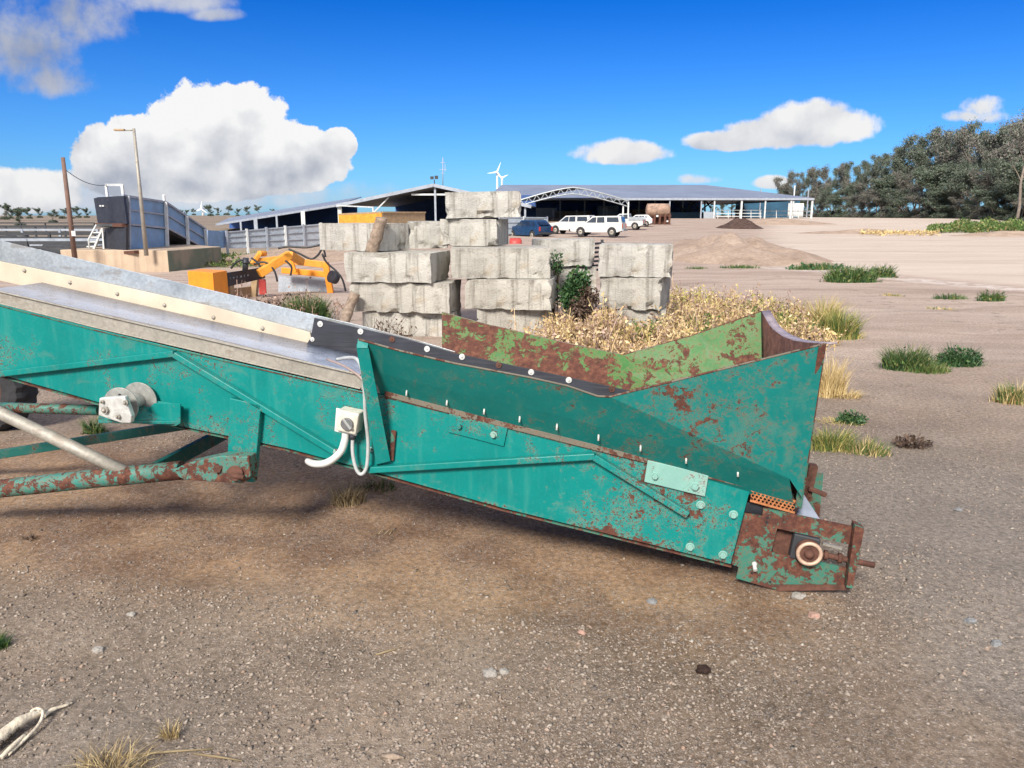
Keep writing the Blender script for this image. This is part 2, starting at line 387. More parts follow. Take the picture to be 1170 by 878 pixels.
def clouds(lobes, amp, sc, lo_, hi_, top, low, shade_by):
    f0 = field(uv, lobes)
    dens = g.m('ADD', f0, g.m('MULTIPLY', N0, amp))
    a = g.step(dens, lo_, hi_)
    relief = g.m('ADD', g.m('MULTIPLY', g.m('SUBTRACT', S0, S1), 1.1), g.m('MULTIPLY', g.m('SUBTRACT', N0, N1), .28))
    vmid = sum(l[1] for l in lobes) / len(lobes); vr = max(l[3] for l in lobes)
    hgt = g.m('MULTIPLY', g.m('DIVIDE', g.m('SUBTRACT', cv, vmid), vr), shade_by)
    sh = g.m('ADD', g.m('ADD', .62, hgt), relief, clamp=True)
    return a, g.mix(sh, low, top)
col = sky
col = g.mix(1, col, g.mix(g.step(dz, .0, .42), (.23, .46, .84), (.025, .195, .64)), 'MULTIPLY')
col = g.node('ShaderNodeHueSaturation', {'Saturation': 1.05, 'Color': col}).outputs[0]
W1 = 5.4
sets = [
 ([cl(150, 226, 330, 34), cl(250, 205, 150, 40)], .45, 14, .0, 1.1, (.72 * W1, .77 * W1, .86 * W1), (.60 * W1, .66 * W1, .78 * W1), .1),
 ([cl(252, 160, 98, 72), cl(148, 190, 70, 60), cl(342, 188, 64, 48), cl(388, 168, 22, 26), cl(225, 205, 150, 40)], .46, 17, .06, .19, (1.02 * W1, 1.02 * W1, 1.02 * W1), (.46 * W1, .50 * W1, .59 * W1), .55),
 ([cl(35, 222, 66, 34), cl(-20, 225, 60, 40)], .4, 19, .05, .35, (.98 * W1, .98 * W1, .98 * W1), (.58 * W1, .61 * W1, .68 * W1), .35),
 ([cl(10, 55, 105, 75), cl(95, 25, 65, 50), cl(60, 95, 60, 28)], .8, 11, .0, 1.25, (.52 * W1, .56 * W1, .68 * W1), (.30 * W1, .36 * W1, .52 * W1), .10),
 ([cl(205, 2, 80, 24), cl(250, 18, 40, 12)], .6, 13, .0, 1.1, (.62 * W1, .66 * W1, .78 * W1), (.42 * W1, .48 * W1, .64 * W1), .2),
 ([cl(706, 176, 62, 21)], .62, 26, .05, .5, (.95 * W1, .95 * W1, .96 * W1), (.56 * W1, .59 * W1, .68 * W1), .38),
 ([cl(928, 146, 84, 34), cl(880, 155, 62, 26), cl(828, 163, 48, 17)], .58, 22, .05, .46, (.98 * W1, .98 * W1, .98 * W1), (.52 * W1, .56 * W1, .66 * W1), .40),
 ([cl(1124, 124, 30, 16), cl(1142, 134, 34, 13), cl(1098, 134, 34, 9)], 1.5, 26, .1, 1.3, (.92 * W1, .93 * W1, .95 * W1), (.66 * W1, .72 * W1, .82 * W1), .25),
 ([cl(882, 210, 26, 11)], .4, 26, .05, .6, (.97 * W1, .97 * W1, .97 * W1), (.70 * W1, .74 * W1, .80 * W1), .25),
 ([cl(800, 206, 30, 8)], 1.2, 26, .0, 1.2, (.85 * W1, .88 * W1, .93 * W1), (.74 * W1, .79 * W1, .88 * W1), .2),
]
front = g.step(dy, .06, .2)
for s_ in sets:
    a_, c_ = clouds(*s_)
    col = g.mix(g.m('MULTIPLY', a_, front), col, c_)
# bright cloud added behind and overhead, out of view, as white fill light
cn = g.noise(d, 3.0, 3, .6)
back = g.m('MULTIPLY', g.step(cn, .36, .52), g.m('MAXIMUM', g.m('SUBTRACT', 1.0, g.step(dy, -.2, .1)), g.step(dz, .62, .8)))
col = g.mix(g.m('MULTIPLY', back, g.step(dz, .02, .1)), col, (1.20 * W1, 1.22 * W1, 1.27 * W1))
world.cycles.sampling_method = 'MANUAL'; world.cycles.sample_map_resolution = 512
bg = wt.nodes['Background']; bg.inputs[1].default_value = .10
wt.links.new(col, bg.inputs[0])

# ------------------------------------------------------------------ the ground, one sheet to the horizon
def fbm(x, y, sc, oc=4, sd=0.0):
    return mnoise.fractal(Vector((x * sc, y * sc, sd)), 1.0, 2.0, oc)
radii = np.concatenate([[.05, .4, .7], np.geomspace(.9, 16, 230), np.geomspace(16.4, 130, 90), np.geomspace(140, 4500, 26)])
nth = 400
# finer spokes toward the yard, coarser behind
tt = np.linspace(0, 1, nth, endpoint=False)
th = 2 * np.pi * (tt - .5); th = th - .82 * np.sin(th)
RR, TT = np.meshgrid(radii, th, indexing='ij')
GX, GY = RR * np.sin(TT), RR * np.cos(TT)
GZ = terrain(GX, GY)
amp = np.where(RR < 16, 1.0, .0)
nz = np.zeros_like(GX)
for i in range(GX.shape[0]):
    if radii[i] > 60: break
    for j in range(nth):
        if abs(th[j]) > 1.5: continue
        x, y = GX[i, j], GY[i, j]
        v = .030 * fbm(x, y, .55, 3, 1.0)
        if radii[i] < 14: v += .010 * fbm(x, y, 3.1, 3, 5.0)
        nz[i, j] = v
# level bed where the conveyor tail rests
dA = np.hypot(GX - A.x, GY - A.y)
nz *= sst(.15, .6, dA)
GZ = GZ + nz
V = np.stack([GX, GY, GZ], -1).reshape(-1, 3)
nr = len(radii)
I, J = np.meshgrid(np.arange(nr - 1), np.arange(nth), indexing='ij')
J2 = (J + 1) % nth
quads = np.stack([I * nth + J, (I + 1) * nth + J, (I + 1) * nth + J2, I * nth + J2], -1).reshape(-1, 4)[:, ::-1]
def ground_mat(g):
    p = g.pos(); x, y = g.sepx(p, 0), g.sepx(p, 1)
    dist = g.node('ShaderNodeVectorMath', {0: p}, operation='LENGTH').outputs['Value']
    near = g.step(dist, 8, 22, 1, 0)
    wob = g.m('MULTIPLY', g.m('SUBTRACT', g.noise2(p, .35, 4, .6), .5), 3.0)
    wob2 = g.m('MULTIPLY', g.m('SUBTRACT', g.noise2(p, 1.3, 4, .6), .5), 1.2)
    big = g.noise2(p, .30, 5, .6); mid = g.noise2(p, 1.7, 6, .65); fine = g.noise2(p, 34, 7, .8)
    soil = g.ramp(big, [(.28, (.125, .088, .060)), (.5, (.195, .142, .100)), (.72, (.265, .198, .143))])
    soil = g.mix(1, soil, g.ramp(mid, [(.25, .62), (.5, 1.0), (.78, 1.32)]), 'MULTIPLY')
    soil = g.mix(g.step(mid, .52, .72, 0, .5), soil, (.240, .195, .150))
    # grey crushed stone beside the tail and on the left of the yard
    gm = g.m('MULTIPLY', g.step(g.m('ADD', x, wob2), 1.15, 2.0), g.step(g.m('ADD', y, g.m('MULTIPLY', wob2, 1.5)), 6.4, 4.3))
    gl = g.m('MULTIPLY', g.step(g.m('ADD', x, wob2), -.3, -1.5), g.step(g.m('ADD', y, wob2), 3.0, 2.0))
    soil = g.mix(g.m('MAXIMUM', g.m('MULTIPLY', gm, .75), g.m('MULTIPLY', gl, .45)), soil, (.205, .180, .152))
    # orange-brown soil under and before the conveyor, warm glow painted into its colour
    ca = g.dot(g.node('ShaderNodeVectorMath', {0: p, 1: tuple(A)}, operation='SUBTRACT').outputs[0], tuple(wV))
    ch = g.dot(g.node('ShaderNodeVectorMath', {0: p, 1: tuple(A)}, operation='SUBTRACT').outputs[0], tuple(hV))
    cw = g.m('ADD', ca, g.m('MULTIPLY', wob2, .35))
    glow_soil = g.m('MULTIPLY', g.m('MULTIPLY', g.step(cw, -.85, -.2), g.step(cw, 1.9, .8)), g.step(g.m('ADD', ch, wob2), .35, -.35))
    soil = g.mix(g.m('MULTIPLY', glow_soil, .85), soil, g.mix(g.step(mid, .35, .65), (.185, .100, .052), (.345, .210, .112)))
    # pale dusty yard further out, pinkish
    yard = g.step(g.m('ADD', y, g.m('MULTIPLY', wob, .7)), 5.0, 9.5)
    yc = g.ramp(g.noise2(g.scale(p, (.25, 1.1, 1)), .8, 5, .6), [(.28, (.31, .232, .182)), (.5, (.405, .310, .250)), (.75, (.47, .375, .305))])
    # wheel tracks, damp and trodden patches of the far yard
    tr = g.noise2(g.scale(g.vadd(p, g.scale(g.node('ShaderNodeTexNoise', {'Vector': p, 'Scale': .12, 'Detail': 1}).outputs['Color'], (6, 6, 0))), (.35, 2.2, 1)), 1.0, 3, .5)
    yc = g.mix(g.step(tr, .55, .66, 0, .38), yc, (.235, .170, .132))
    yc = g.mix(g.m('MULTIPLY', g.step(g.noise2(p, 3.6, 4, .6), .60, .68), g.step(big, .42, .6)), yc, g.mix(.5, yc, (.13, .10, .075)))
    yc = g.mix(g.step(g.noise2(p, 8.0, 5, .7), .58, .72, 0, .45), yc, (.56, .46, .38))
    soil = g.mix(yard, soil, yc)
    # the graded road sweeping round on the right: graded by distance from its centre line
    rx, ry = 34.0, 26.0
    rl = g.m('ADD', g.m('MULTIPLY', g.m('SUBTRACT', x, 11.4), .923), g.m('MULTIPLY', g.m('SUBTRACT', y, 17.0), .386))
    edge = g.m('ADD', rl, g.m('MULTIPLY', wob, .30))
    inner = g.m('SUBTRACT', x, g.m('MULTIPLY', y, .33))
    road = g.m('MULTIPLY', g.step(edge, 0.0, 1.6), g.step(g.m('ADD', inner, g.m('MULTIPLY', wob, .5)), -2.0, 1.5))
    rc = g.ramp(g.noise2(g.scale(p, (.10, .7, 1)), 1.0, 5, .6), [(.25, (.46, .37, .295)), (.5, (.55, .455, .37)), (.75, (.60, .515, .43))])
    soil = g.mix(g.m('MULTIPLY', road, .85), soil, rc)
    strip = g.m('MULTIPLY', g.m('MULTIPLY', g.step(edge, -.9, -.3), g.step(edge, .6, .1)), g.m('MULTIPLY', g.step(x, 5.0, 7.5), g.step(g.noise2(p, 3, 5), .35, .6)))
    soil = g.mix(g.m('MULTIPLY', strip, .7), soil, (.62, .55, .49))
    # paddocks on the far left
    pad = g.m('MULTIPLY', g.step(x, -9, -14), g.step(y, 32, 42))
    pc = g.ramp(g.noise2(g.scale(p, (.02, .12, 1)), 1, 4), [(.3, (.16, .13, .11)), (.6, (.30, .235, .17)), (.8, (.22, .19, .10))])
    soil = g.mix(pad, soil, pc)
    # stones pressed into the dirt
    warp = g.vadd(p, g.scale(g.node('ShaderNodeTexNoise', {'Vector': p, 'Scale': 30, 'Detail': 1}, noise_dimensions='2D').outputs['Color'], (.012, .012, .012)))
    sel = g.noise2(p, 2.6, 4, .6)
    hs = None
    for sc, lo_, w_ in ((60, .66, .35), (110, .52, .3), (210, .40, .25)):
        dd, cc = g.vor2(warp, sc)
        pick = g.m('GREATER_THAN', g.m('ADD', g.sepx(cc, 1), g.m('MULTIPLY', g.m('SUBTRACT', sel, .5), 1.1)), lo_)
        st = g.m('MULTIPLY', g.m('MULTIPLY', g.step(dd, .44, .30), pick), near)
        tone = g.mix(g.sepx(cc, 2), (.17, .145, .125), g.mix(g.sepx(cc, 0), (.36, .27, .205), (.42, .375, .33)))
        soil = g.mix(g.m('MULTIPLY', st, .5), soil, tone)
        hh = g.m('MULTIPLY', g.m('MULTIPLY', st, g.step(dd, .45, .0)), w_ * 1.4 / sc * 30)
        hs = hh if hs is None else g.m('ADD', hs, hh)
    soil = g.mix(1, soil, g.ramp(fine, [(.30, .50), (.5, 1.0), (.72, 1.48)]), 'MULTIPLY')
    h = g.m('ADD', g.m('ADD', hs, g.m('MULTIPLY', fine, .55)), g.m('MULTIPLY', mid, .8))
    return {'Base Color': soil, 'Roughness': .95, 'Specular IOR Level': .15, 'Normal': g.bump(h, .75, .013)}
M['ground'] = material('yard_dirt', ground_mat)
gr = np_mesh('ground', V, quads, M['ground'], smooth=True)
tag(gr, kind='structure')

# loose stones lying on it, nobody could count them
def pebbles(name, n, sampler, smin, smax, mat):
    t = (1 + 5 ** .5) / 2
    iv = np.array([(1, 0, 0), (0, 1, 0), (-1, 0, 0), (0, -1, 0), (.1, .1, 1), (-.1, .05, -1)]) if True else np.array([(-1, t, 0), (1, t, 0), (-1, -t, 0), (1, -t, 0), (0, -1, t), (0, 1, t), (0, -1, -t), (0, 1, -t), (t, 0, -1), (t, 0, 1), (-t, 0, -1), (-t, 0, 1)]) / 1.9
    it = np.array([(0, 1, 4), (1, 2, 4), (2, 3, 4), (3, 0, 4), (1, 0, 5), (2, 1, 5), (3, 2, 5), (0, 3, 5)]) if True else np.array([(0, 11, 5), (0, 5, 1), (0, 1, 7), (0, 7, 10), (0, 10, 11), (1, 5, 9), (5, 11, 4), (11, 10, 2), (10, 7, 6), (7, 1, 8), (3, 9, 4), (3, 4, 2), (3, 2, 6), (3, 6, 8), (3, 8, 9), (4, 9, 5), (2, 4, 11), (6, 2, 10), (8, 6, 7), (9, 8, 1)])
    P = sampler(n); n = len(P)
    s = smin * (smax / smin) ** (rng.random(n) ** 2.2)
    v = iv[None] * (1.15 + rng.normal(0, .22, (n, 6, 1))) + rng.normal(0, .18, (n, 6, 3))
    ax = np.stack([rng.uniform(.75, 1.4, n), rng.uniform(.65, 1.1, n), rng.uniform(.35, .75, n)], -1)
    v = v * ax[:, None] * s[:, None, None]
    a = rng.uniform(0, 6.28, n); c, q = np.cos(a)[:, None], np.sin(a)[:, None]
    tl = rng.normal(0, .25, n)[:, None]
    z = v[..., 2] + tl * v[..., 0]
    x = v[..., 0] * c - v[..., 1] * q; y = v[..., 0] * q + v[..., 1] * c
    out = np.stack([x + P[:, 0:1], y + P[:, 1:2], z + P[:, 2:3] + s[:, None] * .12], -1).reshape(-1, 3)
    f = (it[None] + 6 * np.arange(n)[:, None, None]).reshape(-1, 3)
    o = np_mesh(name, out, f, mat)
    return tag(o, kind='stuff')
def gz(x, y):
    x, y = np.asarray(x, float), np.asarray(y, float)
    k = np.hypot(x - A.x, y - A.y)
    z = np.array([.030 * fbm(a, b, .55, 3, 1.0) + .010 * fbm(a, b, 3.1, 3, 5.0) for a, b in zip(x, y)])
    return z * sst(.15, .6, k) + terrain(x, y)
def near_field(n):
    r = rng.uniform(1.15, 9.0, n * 4) ; keep = rng.random(n * 4) < np.clip(2.2 / r, 0, 1) ** .9
    r = r[keep][:n]; a = rng.uniform(-.72, .72, len(r))
    x, y = r * np.tan(a), r
    dens = np.array([mnoise.noise(Vector((i * .9, j * .9, 3.3))) for i, j in zip(x, y)])
    wa = (x - A.x) * wV.x + (y - A.y) * wV.y; ha = (x - A.x) * hV.x + (y - A.y) * hV.y
    glow_soil = (wa > -.45) & (wa < 1.2) & (ha < .1)
    k = (rng.random(len(x)) < np.clip(.55 + dens * 1.1, .08, 1)) & ~(glow_soil & (rng.random(len(x)) < .85))
    x, y = x[k], y[k]
    return np.stack([x, y, gz(x, y)], -1)
def stone_mat(g):
    r = g.island(); p = g.pos()
    c = g.ramp(r, [(0, (.13, .11, .095)), (.3, (.24, .19, .15)), (.6, (.33, .27, .22)), (.85, (.33, .275, .225)), (.95, (.31, .21, .155)), (1, (.42, .375, .315))])
    return {'Base Color': g.mix(1, c, g.ramp(g.noise(p, 90, 3), [(.3, .75), (.7, 1.2)]), 'MULTIPLY'), 'Roughness': .9, 'Specular IOR Level': .2}
M['stone'] = material('yard_stone', stone_mat)
pebbles('gravel_stones', 150000, near_field, .0018, .0095, M['stone'])
# ------------------------------------------------------------------ the conveyor
cv = thing('conveyor', 'long teal mobile conveyor with flared loading hopper, lower end resting on gravel', 'conveyor', A)
def W3(p, default=0.0): return WP(p[0], p[1], p[2] if len(p) > 2 else default)
def plate(mb, pts, w, t):  # outline at distance w from the near side frame, thickness t away from the camera
    return mb.prism([W3(p, w) for p in pts], wV * t)
def sheet(name, rows, mat, parent, th=.006, smooth=False):
    mb = MB(); k = len(rows[0])
    vs = [v for r in rows for v in r]
    mb.add(vs, [(i * k + j, i * k + j + 1, (i + 1) * k + j + 1, (i + 1) * k + j) for i in range(len(rows) - 1) for j in range(k - 1)], smooth)
    o = mb.build(name, mat, parent)
    s = o.modifiers.new('thickness', 'SOLIDIFY'); s.thickness = th; s.offset = 0
    return o
TOP = [(-40, 338.5), (0, 348), (113, 377), (219, 402.5), (412, 447), (443, 453), (640, 503), (858, 556)]
BOT = [(835, 645), (575, 581), (415, 536), (330, 513), (205, 487), (109, 459), (0, 428), (-40, 417)]
fr = plate(MB(), TOP + BOT, 0, .008).build('side_frame', M['teal'], cv, bevel=.002)
mb = MB()
wp = [W3(p) + wV * .68 - Vector((0, 0, .13)) for p in TOP] + [W3(p) + wV * .68 for p in BOT]
mb.prism(wp, wV * .008); mb.build('side_frame', M['dark_teal'], cv)
mb = MB()
for a, b in ((TOP[i], TOP[i + 1]) for i in range(len(TOP) - 1)):
    mb.bar(WP(*a, .02), WP(*b, .02), .05, .004, up=(0, 0, 1))
for a, b in zip(BOT[:-1], BOT[1:]):
    mb.bar(WP(*a, .03), WP(*b, .03), .055, .006, up=(0, 0, 1))
mb.build('frame_flange', M['rusty_teal'], cv)
# cross members between the two side frames
mb = MB()
for px in (60, 240, 420, 600, 780):
    py = 428 + (px) * .26 - 22
    mb = MB(); mb.bar(WP(px, py, .008), WP(px, py, .008) + wV * .672, .05, .05); mb.build('cross_member', M['dark_teal'], cv)
# rusty top lip of the frame beside the hopper
mb = MB()
lip = [(440, 449.5), (540, 476), (640, 501), (740, 526), (858, 555)]
for a, b in zip(lip[:-1], lip[1:]): mb.bar(WP(*a, -.004), WP(*b, -.004), .026, .014, up=wV)
mb.build('frame_lip', M['rusty_lip'], cv, bevel=.002)
def stiff(p, q):
    m_ = MB(); m_.bar(WP(*p, -.018), WP(*q, -.018), .030, .034, up=wV)
    return m_.build('stiffener', M['teal'], cv, bevel=.004)
stiff((-40, 432), (200, 404)); stiff((200, 405), (388, 519)); stiff((416, 537), (680, 521)); stiff((679, 522), (786, 588))
# belt, side rail, boards and skirts
nearline = [(-40, 324), (0, 333), (412, 428)]
PA, PB = WP(*nearline[1], .02), WP(*nearline[2], .02)
bd = (PB - PA).normalized()
P0 = PA - bd * .35; P1 = PA + bd * 3.86
rows = []
for k, (w_, dz_) in enumerate(((0, 0), (.10, -.055), (.25, -.088), (.45, -.09), (.655, -.085))):
    rows.append([P0 + bd * (P1 - P0).length * t + wV * w_ + Vector((0, 0, dz_)) for t in np.linspace(0, 1, 10)])
sheet('belt', rows, M['belt'], cv, .010, True)
mb = MB()
plate(mb, [(-40, 324.5), (0, 333.5), (240, 387), (412, 428.5), (440, 436), (443, 452), (412, 445.5), (219, 401), (113, 375.5), (0, 346.5), (-40, 337)], .012, .02)
for a, b in (((-40, 336.5), (113, 375)), ((113, 375), (412, 444)), ((-40, 324), (412, 428.5))):
    mb.bar(WP(*a, .006), WP(*b, .006), .007, .012, up=wV)
mb.build('side_rail', M['galv_dull'], cv, bevel=.0015)
brd = plate(MB(), [(-40, 265), (0, 275), (120, 303), (240, 331.5), (340, 355.5), (409, 371.5), (470, 387), (520, 402), (520, 430), (409, 400), (360, 393), (0, 318), (-40, 309)], .70, .006).build('side_board', M['galv'], cv, bevel=.001)
sk = plate(MB(), [(-40, 290.5), (0, 299), (120, 323.5), (240, 350), (345, 377.5), (354, 380.5), (355.5, 386), (352, 393), (344, 397.3), (335, 397.5), (240, 374), (120, 348), (0, 321), (-40, 312)], .682, .012).build('rubber_skirt', M['skirt'], cv, bevel=.002)
for x, y in ((28, 309.5), (80, 323), (134, 336), (188, 349), (244, 363), (300, 375.5)):
    m_ = MB(); c = WP(x, y, .681); m_.dome(c, -wV, .012, .009, 12); m_.build('bolt', M['bolt'] if x == -1 else M['galv_dull'], sk)
rb = plate(MB(), [(359, 363.5), (409, 375), (460, 386.5), (520, 404), (603, 421.5), (720, 447), (760, 455), (760, 520), (560, 472), (411, 423), (378, 411), (340, 398), (350, 394), (355, 386)], .655, .010).build('hopper_skirt', M['rubber'], cv, bevel=.001)
for k, (x, y) in enumerate(((366, 370.5), (357, 388), (412, 379), (448, 388), (488, 399), (528, 408), (570, 417.5), (607, 425.5), (650, 434.5), (699, 445))):
    m_ = MB(); c = WP(x, y, .654); rr = .0165 if k != 1 else .013
    m_.tube([c, c - wV * .003, c - wV * .004], [rr, rr, rr * .9], 18); m_.dome(c - wV * .003, -wV, .006, .006, 8)
    m_.build('washer', M['rust'] if k in (3, 6, 9) else M['washer'], rb)
# hopper, near wall: a leaning lower panel and a steeper upper panel at the tail
WT = -.155
top = [(410, 388), (457, 401), (520, 415.5), (603, 431), (648, 441), (683, 453), (697, 453.5)]
bot = [(436, 452), (470, 461), (520, 474), (603, 496), (648, 507), (690, 518), (706, 522)]
hn = MB()
tv = [WP(*p, WT) for p in top]; bv = [WP(*p, .015) for p in bot]
mv = [a.lerp(b, .52) + wV * -.006 for a, b in zip(tv, bv)]
n_ = len(top)
vs = tv + mv + bv + [WP(902, 547, -.075), WP(907, 579, .01)]
fs = [(i, i + 1, n_ + i + 1, n_ + i) for i in range(n_ - 1)] + [(n_ + i, n_ + i + 1, 2 * n_ + i + 1, 2 * n_ + i) for i in range(n_ - 1)]
fs += [(n_ - 1, 3 * n_, 2 * n_ - 1), (2 * n_ - 1, 3 * n_, 3 * n_ + 1, 3 * n_ - 1)]
hn.add(vs, fs)
o = hn.build('hopper_wall', M['teal_hopper'], cv)
s = o.modifiers.new('thickness', 'SOLIDIFY'); s.thickness = .006; s.offset = 0
up = MB()
u0, u1, u3 = WP(697, 453.5, WT), WP(943, 393, -.17), WP(902, 547, -.075)
un = (u1 - u0).cross(u3 - u0); d_ = ray(916, 568); u2 = CAM + d_ * ((u0 - CAM).dot(un) / d_.dot(un))
up.add([u0, u1, u2, u3], [(0, 1, 2, 3)])
upo = up.build('hopper_wall', M['teal_hopper'], cv)
s = upo.modifiers.new('thickness', 'SOLIDIFY'); s.thickness = .006; s.offset = 0
# bare metal edge along the top
def edge(pts, r, mat, name='rim', parent=cv):
    m_ = MB(); m_.tube(pts, r, 6); return m_.build(name, mat, parent)
edge(tv + [WP(943, 393, -.17)], .0048, M['rusty_lip'])
m_ = MB(); m_.hexa([WP(908, 580, -.02), WP(916, 582, -.02), WP(916, 582, -.01), WP(908, 580, -.01), WP(935, 397, -.178), WP(944.5, 392, -.178), WP(944.5, 392, -.165), WP(935, 397, -.165)])
m_.build('corner_post', M['rusty_teal'], cv, bevel=.002)
m_ = MB()
m_.hexa([WP(430, 531, -.03), WP(446, 527, -.03), WP(446, 527, 0), WP(430, 531, 0), WP(407.5, 398, -.165), WP(421, 398, -.165), WP(421, 393, -.12), WP(407.5, 393, -.12)])
m_.hexa([WP(407.5, 398.4, -.168), WP(420, 398.4, -.168), WP(420, 397.6, -.168), WP(407.5, 397.6, -.168), WP(409, 388, -.15), WP(421, 391, -.15), WP(421, 390.2, -.15), WP(409, 387.2, -.15)])
m_.build('hopper_post', M['teal'], cv, bevel=.003)
m_ = MB(); m_.bar(WP(447, 526, -.012), WP(450, 492, -.012), .022, .006, up=wV); m_.build('gusset', M['rusty_teal'], cv)
# far wall, seen from inside: scuffed green paint over rust
ft = [(505, 357, .85), (556, 371, .853), (654, 394, .857), (712, 406, .86), (790, 384, .865), (870, 356, .87)]
fb = [(505, 400.5, .70), (560, 412.5, .70), (655, 433, .70), (720, 447, .70), (800, 468, .70), (872, 490, .70)]
far = sheet('hopper_wall', [[W3(p) for p in ft], [W3(a).lerp(W3(b), .5) for a, b in zip(ft, fb)], [W3(p) for p in fb]], M['green_inside'], cv, .006)
edge([W3(p) for p in ft], .004, M['rusty_lip'])
# end wall with a hollowed top edge and a bent lip
N_, F_ = WP(943, 393, -.17), WP(870, 356, .87); Nb, Fb = WP(912, 578, 0), W3(fb[-1])
ts = np.linspace(0, 1, 13)
sag = np.interp(ts, [0, .2, .4, .6, .8, 1], [0, .030, .055, .065, .055, 0])
crv = [N_.lerp(F_, t) - Vector((0, 0, s_)) for t, s_ in zip(ts, sag)]
sheet('end_wall', [crv, [c.lerp(Nb.lerp(Fb, t), .5) for c, t in zip(crv, ts)], [Nb.lerp(Fb, t) for t in ts]], M['rust'], cv, .006, True)
sheet('end_lip', [crv, [c + hV * .042 + Vector((0, 0, .004)) for c in crv]], M['lip'], cv, .006, True)
# bolt tips standing out along the foot of the hopper
for x, y in ((465, 448), (511, 459), (553.5, 469), (594, 478), (636.5, 487), (684, 499), (732, 511), (784, 525), (843, 540)):
    yb = 451.5 + (x - 436) * .2615
    w_ = -.155 * min(1, max(.1, (yb - y) / 66)) - .004
    m_ = MB(); c = WP(x, y, w_); m_.cyl(c + Vector((0, 0, .012)), c + Vector((0, 0, -.016)) - wV * .012, .0045, 8); m_.build('bolt_tip', M['washer'], cv)
# plates and bolts
def bolt(x, y, w, r, mat, parent=cv):
    m_ = MB(); c = WP(x, y, w); m_.tube([c, c - wV * .003], r * 1.35, 14); m_.tube([c - wV * .003, c - wV * .016], r, 6); m_.build('bolt', mat, parent, bevel=.002)
pl = plate(MB(), [(513, 472.5), (580, 489), (575.5, 510.5), (512, 494)], -.010, .010).build('patch_plate', M['teal'], cv, bevel=.002)
bolt(525, 487, -.011, .012, M['teal'], pl); bolt(564, 497, -.011, .012, M['plate_pale'], pl)
pl = plate(MB(), [(740, 526), (810, 542.5), (805.5, 568), (736, 551)], -.014, .012).build('patch_plate', M['plate_pale'], cv, bevel=.003)
bolt(748.5, 544, -.015, .013, M['plate_pale'], pl); bolt(794, 556, -.015, .015, M['plate_pale'], pl)
for x, y in ((800.5, 577), (838, 588), (788.5, 625), (826, 634)): bolt(x, y, -.002, .0145, M['plate_pale'])
# tail end
import bmesh
def plate_hole(name, outer, inner, w, t, mat, parent):
    bm = bmesh.new(); org = ORIGIN[parent.name]
    for loop in (outer, inner):
        vs = [bm.verts.new(W3(p, w) - org) for p in loop]
        for i in range(len(vs)): bm.edges.new((vs[i], vs[(i + 1) % len(vs)]))
    bmesh.ops.triangle_fill(bm, edges=bm.edges[:], use_beauty=True)
    ex = bmesh.ops.extrude_face_region(bm, geom=bm.faces[:])
    bmesh.ops.translate(bm, verts=[v for v in ex['geom'] if isinstance(v, bmesh.types.BMVert)], vec=wV * t)
    bmesh.ops.recalc_face_normals(bm, faces=bm.faces)
    me = bpy.data.meshes.new(name); bm.to_mesh(me); bm.free(); me.materials.append(mat)
    o = bpy.data.objects.new(name, me); link(o, parent); ORIGIN[o.name] = org
    return o
tp = plate_hole('tail_plate', [(872, 581), (978, 603), (971, 673.5), (887, 674.5), (841, 661), (844, 648), (836, 645), (851, 587), (871, 590)], [(888, 604), (973, 623), (967, 649), (881, 631)], -.016, .012, M['rusty_teal'], cv)
m_ = MB(); m_.prism([WP(887, 668, -.018), WP(971, 668, -.018), WP(970, 674, -.018), WP(887, 675, -.018)], -wV * .004); m_.build('tail_foot', M['rust'], tp)
m_ = MB(); m_.prism([WP(977, 600, -.06), WP(988, 604.5, -.06), WP(974.5, 673, -.06), WP(967, 672, -.06)], wV * .06); m_.build('tail_flange', M['rusty_teal'], tp, bevel=.003)
bk = MB(); plate(bk, [(908, 610), (938, 617), (934, 645), (902, 638)], -.022, .05); bko = bk.build('bearing_block', M['dark_steel'], tp, bevel=.006)
c = WP(923, 629, -.022)
m_ = MB(); m_.tube([c, c - wV * .035], .053, 28); m_.build('bearing_housing', M['rust'], bko, bevel=.004)
m_ = MB()
ring = [c - wV * .037 + (hV * math.cos(a) + Vector((0, 0, math.sin(a)))) * .046 for a in np.linspace(0, 2 * math.pi, 29)]
m_.tube(ring, .0085, 8, False); m_.build('bearing_ring', plain('polished_worn_ring', (.52, .36, .26), .5, .2, .3, 30), bko)
m_ = MB(); m_.dome(c - wV * .036, -wV, .022, .02, 14); m_.build('shaft_end', M['rust'], bko, bevel=.002)
m_ = MB(); m_.cyl(WP(936, 633, -.012), WP(999, 646, -.012), .0125, 12); m_.cyl(WP(941, 634, -.012), WP(945, 635, -.012), .022, 6); m_.cyl(WP(957, 637.5, -.012), WP(962, 638.5, -.012), .022, 6); m_.build('adjusting_screw', M['rust'], tp)
m_ = MB(); m_.bar(WP(940, 621, .0), WP(962, 627, .0), .014, .01); m_.build('guide_bar', M['galv_dull'], tp); m_ = MB(); m_.bar(WP(944, 645, .0), WP(960, 650, .0), .014, .01); m_.build('guide_bar', M['galv_dull'], tp)
m_ = MB(); m_.cyl(WP(862, 645, -.016), WP(863, 652, -.045), .009, 10); m_.dome(WP(862, 644.5, -.018), -wV, .013, .014); m_.build('bolt', M['washer'], tp)
for x, y in ((877, 592), (876, 597), (880, 665), (859, 655)): 
    m_ = MB(); cc = WP(x, y, -.0165); m_.tube([cc, cc - wV * .001], .0055, 10); m_.build('bolt_hole', M['blackpaint'], tp)
